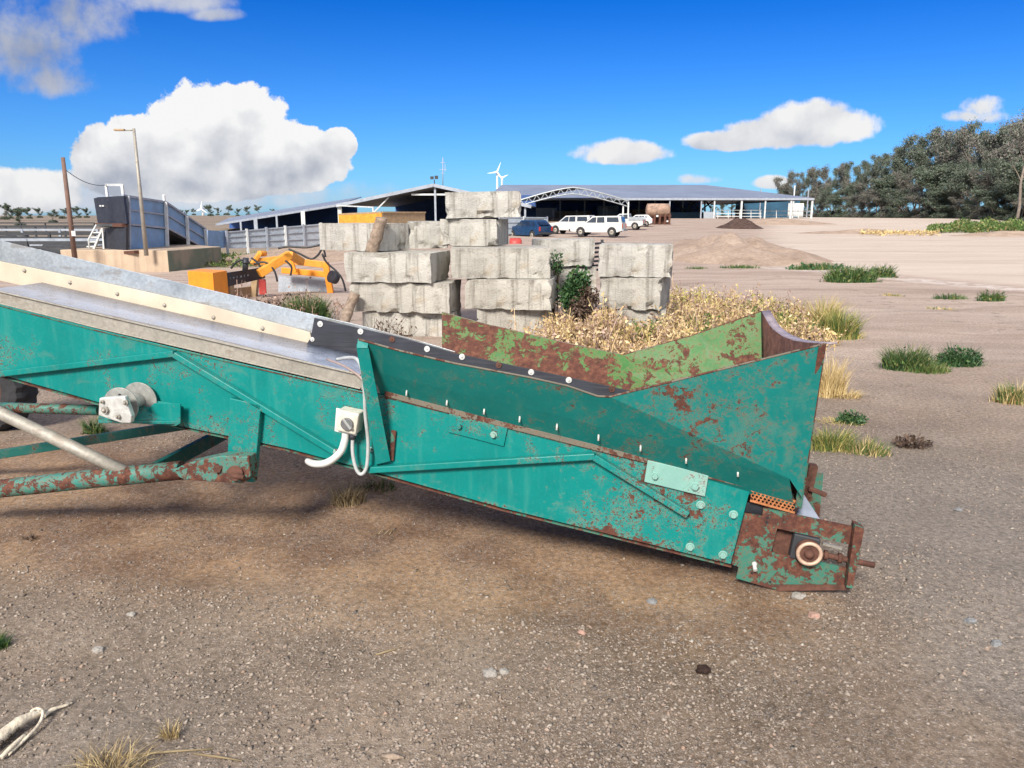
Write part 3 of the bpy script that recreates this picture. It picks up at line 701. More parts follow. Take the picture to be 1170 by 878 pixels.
# tail pulley between the plates
m_ = MB(); c = WP(905, 622, .03); m_.cyl(c, c + wV * .62, .085, 28); m_.build('tail_pulley', M['rust'], cv)
tpf = MB(); tpf.prism([W3(p) + wV * .70 for p in [(872, 581), (978, 603), (971, 672), (887, 672), (841, 661), (851, 587)]], wV * .012); tpf.build('tail_plate', M['rusty_teal'], cv)
# honeycomb guard: open hexagonal mesh of flat strip
m_ = MB(); o0, ex, ey = Vector((858, 557.5, 0)), Vector((50, 15, 0)), Vector((0, 13.5, 0))
pit = 1 / 11.0
for r_ in range(4):
    for q_ in range(11):
        fx = (q_ + .5 + (.5 if r_ % 2 else 0)) * pit
        if fx > .98: continue
        cx_, cy_ = o0.x + ex.x * fx, o0.y + ex.y * fx + ey.y * (r_ + .5) / 4
        out_, inn = [], []
        for k in range(6):
            a = R(60 * k + 30); out_.append(WP(cx_ + 2.62 * math.cos(a), cy_ + 2.62 * math.sin(a), -.006)); inn.append(WP(cx_ + 1.75 * math.cos(a), cy_ + 1.75 * math.sin(a), -.006))
        m_.add(out_ + inn, [(k, (k + 1) % 6, 6 + (k + 1) % 6, 6 + k) for k in range(6)])
for a, b in (((857, 557.5), (909, 573)), ((857, 572), (908, 586))): m_.bar(WP(*a, -.006), WP(*b, -.006), .008, .006, up=wV)
hg = m_.build('honeycomb_guard', plain('sun_glow_rust', (.42, .16, .06), .6, .1, .4, 40), cv)  # rusty strip with the low sun's orange glow painted into its colour
s = hg.modifiers.new('thickness', 'SOLIDIFY'); s.thickness = .004
m_ = MB(); plate(m_, [(853, 574), (872, 579), (870, 589), (851, 585)], .02, .006); m_.build('backing_plate', M['blackpaint'], cv)
m_ = MB(); plate(m_, [(858, 556), (908, 571), (906, 590), (857, 574)], .035, .006); m_.build('backing_plate', M['rust'], cv)
m_ = MB(); m_.prism([WP(917, 563, .06), WP(937, 594, .06), (WP(910, 590, .06))], wV * .01); m_.build('scraper_plate', M['bluegrey_plate'], cv)
m_ = MB(); m_.bar(WP(929, 531, .32), WP(921, 566, .32), .04, .05, up=wV); m_.bar(WP(924, 558, .28), WP(944, 566, .28), .02, .025, up=wV); m_.bar(WP(921, 546, .30), WP(915, 575, .30), .05, .01, up=wV); m_.build('tail_bracket', M['rust'], cv, bevel=.004)
# isolator switch
sw = plate(MB(), [(385.5, 468.5), (410, 473.5), (406, 497.5), (383, 492)], -.085, .083).build('isolator_switch', M['white_plastic'], cv, bevel=.007)
m_ = MB(); plate(m_, [(384, 466.5), (411, 472), (407, 498.5), (382, 493)], -.060, .007); m_.build('switch_lid_seam', M['conduit'], sw, bevel=.002)
c = WP(397, 484.5, -.086); m_ = MB(); m_.tube([c, c - wV * .012], .030, 24); m_.build('switch_dial', M['knob'], sw, bevel=.003)
m_ = MB(); m_.bar(WP(392.5, 478.5, -.102), WP(401.5, 490.5, -.102), .012, .02, up=wV); m_.build('switch_handle', plain('pale_handle', (.30, .30, .29), .4), sw, bevel=.003)
m_ = MB(); m_.cyl(WP(403, 496, -.045), WP(403, 501.5, -.045), .016, 12); m_.build('cable_gland', M['blackpaint'], sw)
def smooth_pts(pts, n=6):
    P = [Vector(p) for p in pts]; out = []
    for i in range(len(P) - 1):
        a, b, c_, d_ = P[max(i - 1, 0)], P[i], P[i + 1], P[min(i + 2, len(P) - 1)]
        for k in range(n):
            t = k / n
            out.append(.5 * ((2 * b) + (c_ - a) * t + (2 * a - 5 * b + 4 * c_ - d_) * t * t + (3 * b - a - 3 * c_ + d_) * t ** 3))
    out.append(P[-1]); return out
m_ = MB(); m_.tube(smooth_pts([WP(395, 495, -.05), WP(394, 503, -.052), WP(390, 515, -.055), WP(381, 524.5, -.055), WP(370, 530, -.045), WP(358, 530, -.01), WP(352, 527, .04)]), .0172, 12); m_.build('conduit', M['conduit'], cv)
m_ = MB(); m_.tube(smooth_pts([WP(403, 500, -.045), WP(403, 518, -.05), WP(407, 536, -.055), WP(413, 542, -.055), WP(419, 533, -.05), WP(420.5, 505, -.05), WP(417.5, 475, -.075), WP(416.5, 450, -.08), WP(414, 425, -.09), WP(408, 411, -.03), WP(398, 409, .04), WP(385, 411, .12)]), .0085, 10); m_.build('cable', M['cable'], cv)
m_ = MB(); m_.tube(smooth_pts([WP(374, 411, .14), WP(392, 418, .06), WP(408, 428, -.02), WP(414, 434, -.04)]), .006, 8); m_.build('cable', plain('pinkish_cable', (.36, .27, .24), .5), cv)
for x, y in ((384, 516), (424, 514)): bolt(x, y, -.036 if x < 400 else -.002, .010, M['plate_pale'])
# leg, drawbar and undercarriage tubes
lg = plate(MB(), [(262, 455), (298, 463), (290, 552), (270, 549), (260, 520)], -.035, .035).build('leg_bracket', M['teal'], cv, bevel=.004)
m_ = MB(); m_.prism([W3(p) + wV * .68 for p in [(262, 455), (298, 463), (290, 552), (262, 545)]], wV * .03); m_.build('leg_bracket', M['dark_teal'], cv)
mb = MB(); mb.tube([WP(-60, 566, -.16), WP(0, 558.5, -.14), WP(120, 546, -.10), WP(208, 537.5, -.075)], .0465, 18); db = mb.build('drawbar', M['drawbar'], cv)
mb = MB(); mb.prism([WP(190, 541, -.12), WP(212, 530, -.12), WP(252, 521, -.12), WP(284, 522, -.12), (WP(286, 545, -.12)), WP(276, 553, -.12), WP(212, 549, -.12)], wV * .075); mb.build('drawbar_end', M['drawbar'], db, bevel=.006)
mb = MB(); mb.tube([WP(248, 536, -.125), WP(248, 536, -.135)], .02, 6); mb.tube([WP(268, 541, -.12), WP(268, 541, -.15)], .036, 16); mb.tube([WP(262, 543, -.15), WP(279, 546, -.15)], .012, 8); mb.build('pivot_pin', M['rust'], db)
mb = MB(); mb.tube([WP(-50, 446, -.02), WP(0, 472, -.05), WP(66, 503, -.075), WP(146, 541, -.095)], .0315, 16); mb.build('brace_tube', M['galv_dull'], cv)
mb = MB(); mb.tube([WP(-50, 464, .16), WP(114, 469, .12)], .027, 14); mb.build('brace_tube', M['drawbar'], cv)
mb = MB(); mb.bar(WP(-50, 527, .50), WP(216, 485, .60), .03, .055, up=(0, 0, 1)); mb.build('rear_rail', M['dark_teal'], cv, bevel=.004)
mb = MB(); mb.bar(WP(170, 541, -.03), WP(262, 492, .62), .03, .075, up=(0, 0, 1)); mb.build('rear_rail', M['dark_teal'], cv, bevel=.004)
# winch
mb = MB(); mb.prism([WP(112, 481, -.20), WP(205, 482, -.05), WP(206, 462, -.02), WP(160, 455, -.02), WP(114, 466, -.02)], Vector((0, 0, -.012)))
plate(mb, [(176, 461), (206, 461.5), (206, 484), (201, 487), (150, 484)], -.055, .008)
wb = mb.build('winch_base', M['teal'], cv, bevel=.003)
ax = (hV * .10 - wV * .99).normalized()
c2 = WP(160, 457, -.03); c1 = WP(139, 463, -.15)
wn = MB(); wn.tube([c2, c2 + ax * .008], .088, 32); wno = wn.build('winch_flange', M['flange'], cv, bevel=.002)
wn = MB(); wn.tube([c1, c1 + ax * .008], .086, 32); wf = wn.build('winch_flange', M['flange'], cv, bevel=.002)
wn = MB(); wn.cyl(c2, c1, .035, 20); wn.build('winch_drum', M['zinc'], cv)
e1 = ax.cross(Vector((0, 0, 1))).normalized(); e2 = e1.cross(ax)
for k in range(5):
    a = R(20 + 72 * k); cc = c1 + ax * .0085 + (e1 * math.cos(a) + e2 * math.sin(a)) * .05
    m_ = MB(); m_.tube([cc, cc + ax * .0012], .0075, 10); m_.build('flange_hole', M['blackpaint'], wf)
gh = plate(MB(), [(113, 455), (142, 453), (150, 476), (149, 484), (139, 484), (112, 475)], -.225, .03).build('winch_gearbox', M['zinc'], cv, bevel=.006)
for x, y, r_ in ((121, 468.5, .018), (145, 460, .013), (136, 476, .011), (118, 459, .008)):
    m_ = MB(); c = WP(x, y, -.226); m_.tube([c, c - wV * .012], r_, 6); m_.dome(c - wV * .012, -wV, r_ * .55, .012, 8); m_.build('bolt', M['galv_dull'], gh)
# wheel at the back of the undercarriage
ty = MB(); wc = WP(-30, 442, 1.50); R0 = .375
prof = [(0, .62), (.0, .80), (.015, .95), (.05, 1.0), (.12, 1.0), (.19, 1.0), (.225, .95), (.24, .80), (.24, .62)]
nseg = 56; vs = []
for i in range(nseg):
    a = 2 * math.pi * i / nseg
    for j, (wo, rr) in enumerate(prof):
        r_ = R0 * rr - (.014 if (i % 2 and 2 <= j <= 6 and j != 4) else 0)
        vs.append(wc + wV * wo + (hV * math.cos(a) + Vector((0, 0, math.sin(a)))) * r_)
k = len(prof)
ty.add(vs, [(i * k + j, ((i + 1) % nseg) * k + j, ((i + 1) % nseg) * k + (j + 1) % k, i * k + (j + 1) % k) for i in range(nseg) for j in range(k)])
wh = thing('wheel_assembly', 'x', 'x', wc) if False else None
tyo = ty.build('wheel', M['tyre'], cv)
m_ = MB(); m_.tube([wc + wV * .03, wc + wV * .05, wc + wV * .2], [R0 * .64, R0 * .6, R0 * .64], 28); m_.dome(wc + wV * .03, -wV, .07, .05, 14); m_.build('rim', M['rust'], tyo)
mb = MB(); mb.cyl(wc + wV * -1.3, wc + wV * .1, .03, 12); mb.build('axle', M['dark_teal'], cv)
# ------------------------------------------------------------------ stacked concrete blocks
def block(x0, x1, Y, z0, z1, depth, rot, label, seed, tilt=0.0):
    r = R(rot); xa = xat(x0, Y, z0)
    L_ = (xat(x1, Y, z0) - xa) / math.cos(r)
    for _ in range(4):
        Y2 = Y + L_ * math.sin(r); L_ = (xat(x1, Y2, z0) - xa) / math.cos(r)
    h = z1 - z0; nx, ny, nz_ = max(6, int(L_ / .06)), max(5, int(depth / .07)), max(5, int(h / .05))
    bm = bmesh.new(); idx = {}
    def vert(i, j, k):
        key = (i, j, k)
        if key not in idx:
            p = Vector((i / nx * L_, j / ny * depth, k / nz_ * h)); rad = .013
            q = Vector([min(max(p[a], rad), (L_, depth, h)[a] - rad) for a in range(3)])
            d_ = p - q
            if d_.length > 1e-6: p = p
            s_ = Vector((seed * 3.7, seed * 1.3, 0))
            nv = (p - Vector((L_ / 2, depth / 2, h / 2))).normalized()
            edge_ = sum(1 for a in range(3) if p[a] < .07 or p[a] > (L_, depth, h)[a] - .07)
            nn = mnoise.fractal(p * 5 + s_, 1, 2, 4); n2 = mnoise.noise(p * 2.2 + s_)
            disp = .004 * nn + .006 * n2
            if edge_ >= 2: disp -= .004 + max(0, mnoise.noise(p * 6 + s_ * 2) - .06) * .12
            idx[key] = bm.verts.new(p + nv * disp)
        return idx[key]
    for k in (0, nz_):
        for i in range(nx):
            for j in range(ny): bm.faces.new([vert(i, j, k), vert(i + 1, j, k), vert(i + 1, j + 1, k), vert(i, j + 1, k)])
    for j in (0, ny):
        for i in range(nx):
            for k in range(nz_): bm.faces.new([vert(i, j, k), vert(i + 1, j, k), vert(i + 1, j, k + 1), vert(i, j, k + 1)])
    for i in (0, nx):
        for j in range(ny):
            for k in range(nz_): bm.faces.new([vert(i, j, k), vert(i, j + 1, k), vert(i, j + 1, k + 1), vert(i, j, k + 1)])
    bmesh.ops.recalc_face_normals(bm, faces=bm.faces)
    me = bpy.data.meshes.new('concrete_block'); bm.to_mesh(me); bm.free()
    for p in me.polygons: p.use_smooth = True
    me.set_sharp_from_angle(angle=R(32))
    me.materials.append(M['concrete'])
    o = bpy.data.objects.new('concrete_block', me); link(o)
    o.location = (xa, Y, z0); o.rotation_euler = (0, -R(tilt), r)
    tag(o, label, 'concrete block', 'big concrete blocks stacked behind the conveyor')
    return o
block(415, 519, 10.40, -.08, .325, .7, -5, 'bottom block of the left stack, mostly hidden behind the hopper rubber', 1)
block(400, 514, 10.36, .33, .725, .72, -9, 'pale block with dark broken lower edge, second from the bottom of left stack', 2)
block(393, 493, 10.34, .73, 1.118, .95, -11, 'long streaked block just under the leaning post in the left stack', 3)
block(365, 433, 10.95, 1.125, 1.49, .66, -30, 'upper left block with the timber post leaning across its corner', 4)
block(466, 511, 11.0, 1.14, 1.515, .7, 4, 'short stained block wedged between the leaning post block and the centre pile', 5)
block(545, 629, 10.42, -.06, .36, .75, 0, 'low block at the foot of the centre pile beside dry weeds', 6)
block(531, 630, 10.40, .365, .765, .75, -9, 'clean faced block under the long mottled block of the centre pile', 7)
block(515, 629, 10.36, .77, 1.172, 1.05, 2, 'long mottled block in the middle of the centre pile, dark blotches along its face', 8)
block(503, 568, 11.0, 1.18, 1.548, .7, -13, 'block under the topmost one, with bluish shaded right end', 9)
block(509, 596, 10.9, 1.552, 1.905, .6, 2, 'topmost concrete block of the centre pile, standing against the sky', 10, 1.2)
block(607, 681, 11.8, .45, .84, .7, -2, 'lower block half hidden by the dark green shrub', 11)
block(607, 679, 11.75, .845, 1.245, .7, -3, 'rear block with broken right corner between the centre and right piles', 12)
block(690, 760, 10.4, -.12, .36, .7, -12, 'half buried block at the foot of the right hand pile', 13)
block(684, 754, 10.42, .365, .79, .85, -20, 'middle block of the right hand pile with grey shaded end', 14)
block(683, 768, 10.38, .795, 1.225, .6, -11, 'top block of the right hand pile, warm tan face', 15)
# timber posts
def post_log(pts, r, label):
    m_ = MB(); P = smooth_pts(pts, 4)
    m_.tube([p + Vector((random.gauss(0, .004), random.gauss(0, .004), 0)) for p in P], [r * random.uniform(.9, 1.1) for _ in P], 10)
    return tag(m_.build('timber_post', M['wood'], None, pts[0]), label, 'post')
post_log([at(424, 289, 10.42), at(430, 270, 10.40), at(436.5, 249, 10.42)], .085, 'short weathered timber post leaning across the upper left concrete block')
post_log([gnd(383, 403), at(394, 366, 10.0), at(406, 335, 10.20)], .07, 'weathered timber post leaning from the ground against the left block stack')
# dark slatted crate between the piles
m_ = MB()
for k in range(7): m_.bar(at(675, 279 + k * 5.0, 11.9), at(689, 278 + k * 5.0, 12.2), .05, .03)
for px in (677, 688): m_.bar(at(px, 274, 11.9), at(px, 318, 11.9), .04, .04, up=(0, 1, 0))
tag(m_.build('slatted_rack', M['dark_steel'], None, gnd(680, 350)), 'dark slatted steel rack wedged between the rear block and right pile', 'rack')

# ------------------------------------------------------------------ orange loader attachment behind the conveyor
b0 = at(245, 350, 14.2); b0.z = tz(b0.x, b0.y)
lo_ = thing('loader_attachment', 'orange hydraulic loader attachment with black hoses lying behind the conveyor', 'loader arm', b0)
def q3(pts, Ys): return [at(x, y, Y) for (x, y), Y in zip(pts, Ys)]
m_ = MB()
f = q3([(217, 343), (246, 350), (262, 346), (233, 340)], [14.5, 14.0, 14.6, 15.1]); 
f = [Vector((p.x, p.y, -.05)) for p in f]; ztop = zat(312, 14.0)
m_.hexa(f + [Vector((p.x, p.y, ztop)) for p in f]); m_.build('counterweight_box', M['orange'], lo_, bevel=.01)
m_ = MB(); m_.prism([at(257, 312, 14.55), at(297, 306, 15.6), at(297, 319, 15.6), at(257, 328, 14.55)], (.05, .18, 0)); dp = m_.build('dark_beam', M['blackpaint'], lo_, bevel=.008)
m_ = MB()
for k, (w_, h_) in enumerate(((3, 4), (3, 3.4), (2, 4), (3.4, 3.4), (2.4, 3.8), (3, 3.2))):
    x_ = 262 + k * 4.1; y_ = 319.5 - k * .75; Y_ = 14.55 + (x_ - 257) / 40 * 1.05 - .02
    m_.prism([at(x_, y_, Y_), at(x_ + w_ * .5, y_ - .1, Y_), at(x_ + w_ * .5, y_ - h_ * .6, Y_), at(x_, y_ - h_ * .6 + .1, Y_)], (0, .008, 0))
m_.build('worn_lettering', plain('faded_lettering', (.10, .11, .13), .7, 0, .5, 60), dp)
m_ = MB(); m_.bar(at(262, 326, 14.8), at(262, 346, 14.8), .12, .2, up=(0, 1, 0)); m_.bar(at(292, 318, 15.6), at(290, 340, 15.6), .12, .15, up=(0, 1, 0)); m_.prism([at(266, 330, 15.0), at(290, 327, 15.6), at(290, 345, 15.6), at(266, 350, 15.0)], (0, .1, 0)); m_.build('frame', M['tan_side'], lo_, bevel=.008)
m_ = MB(); m_.bar(at(296, 313, 15.2), at(331, 291, 15.6), .15, .16); m_.bar(at(331, 291, 15.6), at(345, 300, 16.0), .13, .14); m_.build('lift_arm', M['yellow'], lo_, bevel=.012)
m_ = MB(); m_.bar(at(290, 300, 16.4), at(322, 296, 16.6), .10, .14); m_.cyl(at(296, 290, 16.4), at(303, 290, 16.6), .06, 12); m_.bar(at(296, 291, 16.4), at(288, 302, 16.3), .1, .08); m_.bar(at(322, 297, 16.6), at(374, 303, 16.6), .10, .14); m_.build('cross_beam', M['yellow'], lo_, bevel=.01)
m_ = MB(); m_.bar(at(322, 309, 16.4), at(376, 314, 16.4), .10, .12); m_.bar(at(372, 300, 16.4), at(378, 335, 16.4), .12, .12, up=(0, 1, 0)); m_.bar(at(333, 296, 16.2), at(338, 312, 16.2), .05, .07, up=(0, 1, 0)); m_.build('lower_frame', M['orange'], lo_, bevel=.01)
m_ = MB(); m_.prism([at(318, 315, 16.7), at(372, 318, 16.7), at(376, 345, 16.7), at(318, 345, 16.7)], (0, .02, 0)); m_.build('back_sheet', M['galv_wall'], lo_)
m_ = MB(); m_.cyl(at(280, 311, 15.0), at(281, 295, 15.0), .055, 12); m_.cyl(at(281, 301, 15.0), at(281, 299, 15.0), .075, 12); m_.build('valve', M['blackpaint'], lo_)
for pts in ([(264, 307), (270, 300), (278, 297), (284, 299)], [(287, 295), (294, 300), (299, 308)], [(290, 302), (303, 300), (313, 309), (317, 322)], [(318, 284), (330, 282), (350, 283), (366, 280)], [(330, 285), (342, 290), (355, 296), (363, 292), (369, 284), (372, 294)], [(368, 290), (373, 300), (383, 309), (391, 319), (395, 333)], [(326, 298), (333, 305), (332, 315)]):
    m_ = MB(); m_.tube(smooth_pts([at(x, y, 15.3) for x, y in pts], 5), .020, 8); m_.build('hose', M['hose'], lo_)
m_ = MB(); m_.box(at(300, 328, 15.4), (.14, .12, .30), .3); m_.build('red_coupling', M['red'], lo_, bevel=.02)
m_ = MB(); m_.tube([at(378, 316, 16.1), at(384, 318, 16.2)], .13, 16); m_.build('roller', M['blackpaint'], lo_)

# yellow bin behind the blocks
b0 = at(437, 262, 40); b0.z = tz(b0.x, b0.y)
bn = thing('feed_bin', 'long yellow steel bin with orange end standing behind the left block stack', 'bin', b0)
zt = zat(243.5, 40); P_ = [Vector((xat(388, 41.5, 1), 41.5, 0)), Vector((xat(437, 40, 1), 40, 0)), Vector((xat(486, 43, 1), 43.0, 0)), Vector((xat(440, 45, 1), 45, 0))]
m_ = MB(); m_.add([P_[0] + Vector((0, 0, .2)), P_[1] + Vector((0, 0, .2)), Vector((P_[1].x, P_[1].y, zt)), Vector((P_[0].x, P_[0].y, zt - .1))], [(0, 1, 2, 3)])
s_ = m_.build('bin_end', M['yellow'], bn).modifiers.new('t', 'SOLIDIFY'); s_.thickness = .05
m_ = MB(); m_.add([p + Vector((0, 0, .2)) for p in P_] + [Vector((p.x, p.y, zt if i != 0 else zt - .1)) for i, p in enumerate(P_)], [(1, 2, 6, 5), (2, 3, 7, 6), (3, 0, 4, 7), (0, 1, 2, 3)])
s_ = m_.build('bin_side', M['tan_side'], bn).modifiers.new('t', 'SOLIDIFY'); s_.thickness = .05
m_ = MB()
for a, b in ((1, 2), (0, 1)): 
    pa, pb = [Vector((P_[i].x, P_[i].y, zt + .03 - (.1 if i == 0 else 0))) for i in (a, b)]; m_.bar(pa, pb, .12, .08)
m_.build('bin_rim', M['tan_side'], bn)
m_ = MB()
for i in range(4): m_.bar(Vector((P_[i].x, P_[i].y, tz(P_[i].x, P_[i].y))), Vector((P_[i].x, P_[i].y, .25)), .12, .12, up=(0, 1, 0))
m_.build('bin_feet', M['dark_steel'], bn)

# ------------------------------------------------------------------ cattle loading ramp on its concrete retaining wall, far left
Yc = 27.0
def gat(x, y, Y):
    p = at(x, y, Y); return p
cw = at(193, 308, Yc); zw = zat(286.5, Yc)
m_ = MB(); xl = xat(70, Yc + .6, 0); 
m_.hexa([Vector((xl, Yc + .6, -.6)), Vector((cw.x, Yc, -.6)), Vector((cw.x + .6, Yc + 3.4, -.6)), Vector((xl, Yc + 8, -.6)), Vector((xl, Yc + .6, zw)), Vector((cw.x, Yc, zw)), Vector((cw.x + .6, Yc + 3.4, zw)), Vector((xl, Yc + 8, zw))])
def wallmat(g):
    p = g.pos(); n = g.noise(p, 1.2, 5); st = g.noise(g.scale(p, (4, 4, .5)), 1, 5)
    c = g.mix(g.step(st, .42, .75, 0, .6), (.46, .35, .25), (.26, .20, .15))
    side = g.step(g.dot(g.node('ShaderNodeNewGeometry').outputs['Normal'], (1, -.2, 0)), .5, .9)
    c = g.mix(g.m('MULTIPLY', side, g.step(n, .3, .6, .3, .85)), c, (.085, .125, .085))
    return {'Base Color': g.mix(1, c, g.ramp(n, [(.3, .8), (.7, 1.15)]), 'MULTIPLY'), 'Roughness': .9}
M['retaining'] = material('stained_retaining_wall', wallmat)
tag(m_.build('retaining_wall', M['retaining'], None, (cw.x, Yc, -.3), bevel=.03), 'low stained concrete retaining wall under the cattle loading ramp', 'wall')
rp = thing('loading_ramp', 'blue grey sheet steel cattle loading ramp with black rubber end, on the retaining wall', 'loading ramp', (cw.x, Yc + .5, zw))
g0, g1 = at(143, 286, Yc + .6), at(252, 286, Yc + 9.0)
rd = Vector((g1.x - g0.x, g1.y - g0.y, 0)).normalized(); rn = Vector((-rd.y, rd.x, 0))
def RPt(x, y, o=0.0):
    d_ = ray(x, y); t = ((g0 - CAM).dot(rn) + o) / d_.dot(rn); return CAM + d_ * t
rw = 1.05
upl = [(140, 223.5), (165, 227), (189, 231), (213, 246), (235, 262), (235, 284), (213, 272), (191.5, 261), (144, 256)]
for nm, o_ in (('side_panel', 0), ('side_panel', rw)):
    m_ = MB(); m_.prism([RPt(*p) + rn * o_ for p in (upl if o_ == 0 else [(172, 228)] + upl[2:-1] + [(172, 259)])], rn * .05); sp_ = m_.build(nm, M['blue_sheet'], rp)
    if o_ == 0:
        m_ = MB()
        for a, b in (((142, 239), (191, 246)), ((191, 246), (235, 273))): m_.bar(RPt(*a, -.03), RPt(*b, -.03), .05, .06, up=rn)
        for a, b in (((140, 223.5), (189, 231)), ((189, 231), (235, 262)), ((144, 256), (191.5, 261)), ((191.5, 261), (235, 284.5))): m_.bar(RPt(*a, -.04), RPt(*b, -.04), .07, .08, up=rn)
        m_.build('panel_rail', M['steel'], sp_)
m_ = MB(); m_.prism([RPt(*p) for p in [(237.5, 263), (252, 264.5), (252, 284), (237.5, 284.5)]], rn * .05); m_.prism([RPt(*p) for p in [(252, 264.5), (258, 264), (258, 283), (252, 284)]], rn * .3); m_.build('end_panel', M['blue_sheet'], rp)
m_ = MB(); m_.prism([RPt(*p) for p in [(145, 258), (191, 263), (192, 286.5), (147, 286.5)]], rn * .05); m_.build('skirt_panel', M['blue_sheet'], rp)
m_ = MB()
m_.prism([RPt(*p) + rn * .05 for p in [(144, 256), (191.5, 261), (235, 284.5), (234, 286), (191.5, 264), (144, 259)]], rn * (rw - .05)); m_.build('ramp_floor', M['dark_steel'], rp)
for px, yt in ((147, 224), (191, 231), (215, 247), (236, 262)):
    m_ = MB(); m_.bar(RPt(px - (1.5 if px > 190 else 0), yt, -.10), RPt(px + .6, 287, -.10), .10, .10, up=rn); m_.build('ramp_post', M['white_post'] if px > 150 else M['steel'], rp)
for (xa_, ya_, xb_, yb_, yl) in ((121, 211.5, 139.5, 211.5, 225), (143, 214.5, 160, 214, 228), (170.5, 224, 187, 223.5, 232)):
    m_ = MB(); pa, pb = RPt(xb_, yb_, 0), RPt(xb_, yb_, rw)
    if xa_ == 121: pb = RPt(xb_, yb_, 0) - Vector((rn.y, -rn.x, 0)) * -0.0 + (at(121, 211.5, Yc + 2.3) - at(139.5, 211.5, Yc + .4))
    lo1 = Vector((pa.x, pa.y, RPt(xb_, yl).z)); lo2 = Vector((pb.x, pb.y, lo1.z))
    m_.bar(lo1, pa, .08, .08, up=rn); m_.bar(lo2, pb, .08, .08, up=rn); m_.bar(pa, pb, .08, .08); m_.build('overhead_frame', M['white_post'], rp)
# black rubber end
m_ = MB(); fl, frr = at(107, 226, Yc + 2.2), at(141, 223.5, Yc + .45)
for pts in ([(107, 227), (112, 225.5), (141, 224), (145, 256), (112, 257)], [(119, 261), (144, 259), (144, 287), (119, 288)]):
    m_.prism([at(x, y, Yc + .45 + (141 - x) / 34 * 1.75) for x, y in pts], rd * .15)
eb = m_.build('rubber_end', M['rubber'], rp)
m_ = MB()
for px in (115, 118): m_.box(at(px, 235.5, Yc + 1.55), (.07, .05, .05))
m_.build('end_marker', M['white_post'], eb)
m_ = MB(); m_.bar(at(112, 257, Yc + 1.9), at(143, 257.5, Yc + .4), .2, .12); m_.bar(at(120, 290, Yc + .9), at(157, 288, Yc + .1), .25, .10); m_.build('rub_rail', M['rust'], rp)
# white steps beside it
st_ = thing('access_stairs', 'white railed steps at the left end of the cattle loading ramp', 'stairs', at(108, 289, Yc + 1.6))
m_ = MB()
for o_ in (0, .7):
    m_ = MB(); a, b, c_ = [at(x, y, Yc + 1.4 + o_) for x, y in ((105, 290), (117, 261), (120, 261))]
    m_.bar(a, b, .06, .06); a2, b2, c2_ = [at(x, y, Yc + 1.4 + o_) for x, y in ((101, 274), (110, 257), (118, 259))]
    m_.tube([at(103, 290, Yc + 1.4 + o_), a2, b2], .03, 8); m_.bar(b, at(119, 288, Yc + 1.4 + o_), .05, .05)
    m_.build('handrail', M['white_post'], st_)
m_ = MB()
for k in range(5):
    t = (k + .6) / 5.5; c_ = at(105 + 12 * t, 290 - 29 * t, Yc + 1.75); m_.box(c_, (.24, .7, .04))
m_.build('tread', M['white_post'], st_)
# lamp and power pole
pz = tz(-12, 27)
lp = thing('street_lamp', 'tall thin lamp post with a flat head standing before the loading ramp', 'lamp post', at(167, 289, Yc - .3))
m_ = MB(); a = at(167, 289, Yc - .3); topz = zat(147, Yc - .3); m_.tube([Vector((a.x, a.y, a.z - .1)), Vector((a.x, a.y, topz))], [.075, .045], 10); m_.build('pole', M['galv_dull'], lp)
m_ = MB(); tp_ = Vector((a.x, a.y, topz - .06)); m_.cyl(tp_, tp_ + Vector((-.34, -.02, .0)), .022, 8); m_.build('arm', M['galv_dull'], lp)
m_ = MB(); m_.box(tp_ + Vector((-.46, -.02, .01)), (.34, .16, .06)); m_.build('lamp_head', M['tan_side'], lp, bevel=.015)
pp = thing('power_pole', 'slim weathered pole with a small white sign, a cable running to the ramp', 'pole', at(85, 291, Yc - .5))
m_ = MB(); a = at(85, 291, Yc - .5); m_.tube([Vector((a.x, a.y, a.z - .2)), Vector((a.x, a.y, zat(180, Yc - .5)))], [.085, .06], 10); m_.build('pole', plain('rusty_pole', (.17, .10, .075), .8, 0, .3, 3), pp)
m_ = MB(); m_.box(at(84, 267, Yc - .65), (.13, .02, .17)); m_.build('small_sign', M['white_post'], pp)
c0, c3 = at(74.6, 194, Yc - .5), at(122, 211.5, Yc + 1.8)
m_ = MB(); m_.tube([c0.lerp(c3, t) - Vector((0, 0, .18 * 4 * t * (1 - t))) for t in np.linspace(0, 1, 14)], .011, 6); tag(m_.build('power_cable', M['hose'], None, c0), 'thin black cable sagging from the pole to the ramp frame', 'cable')

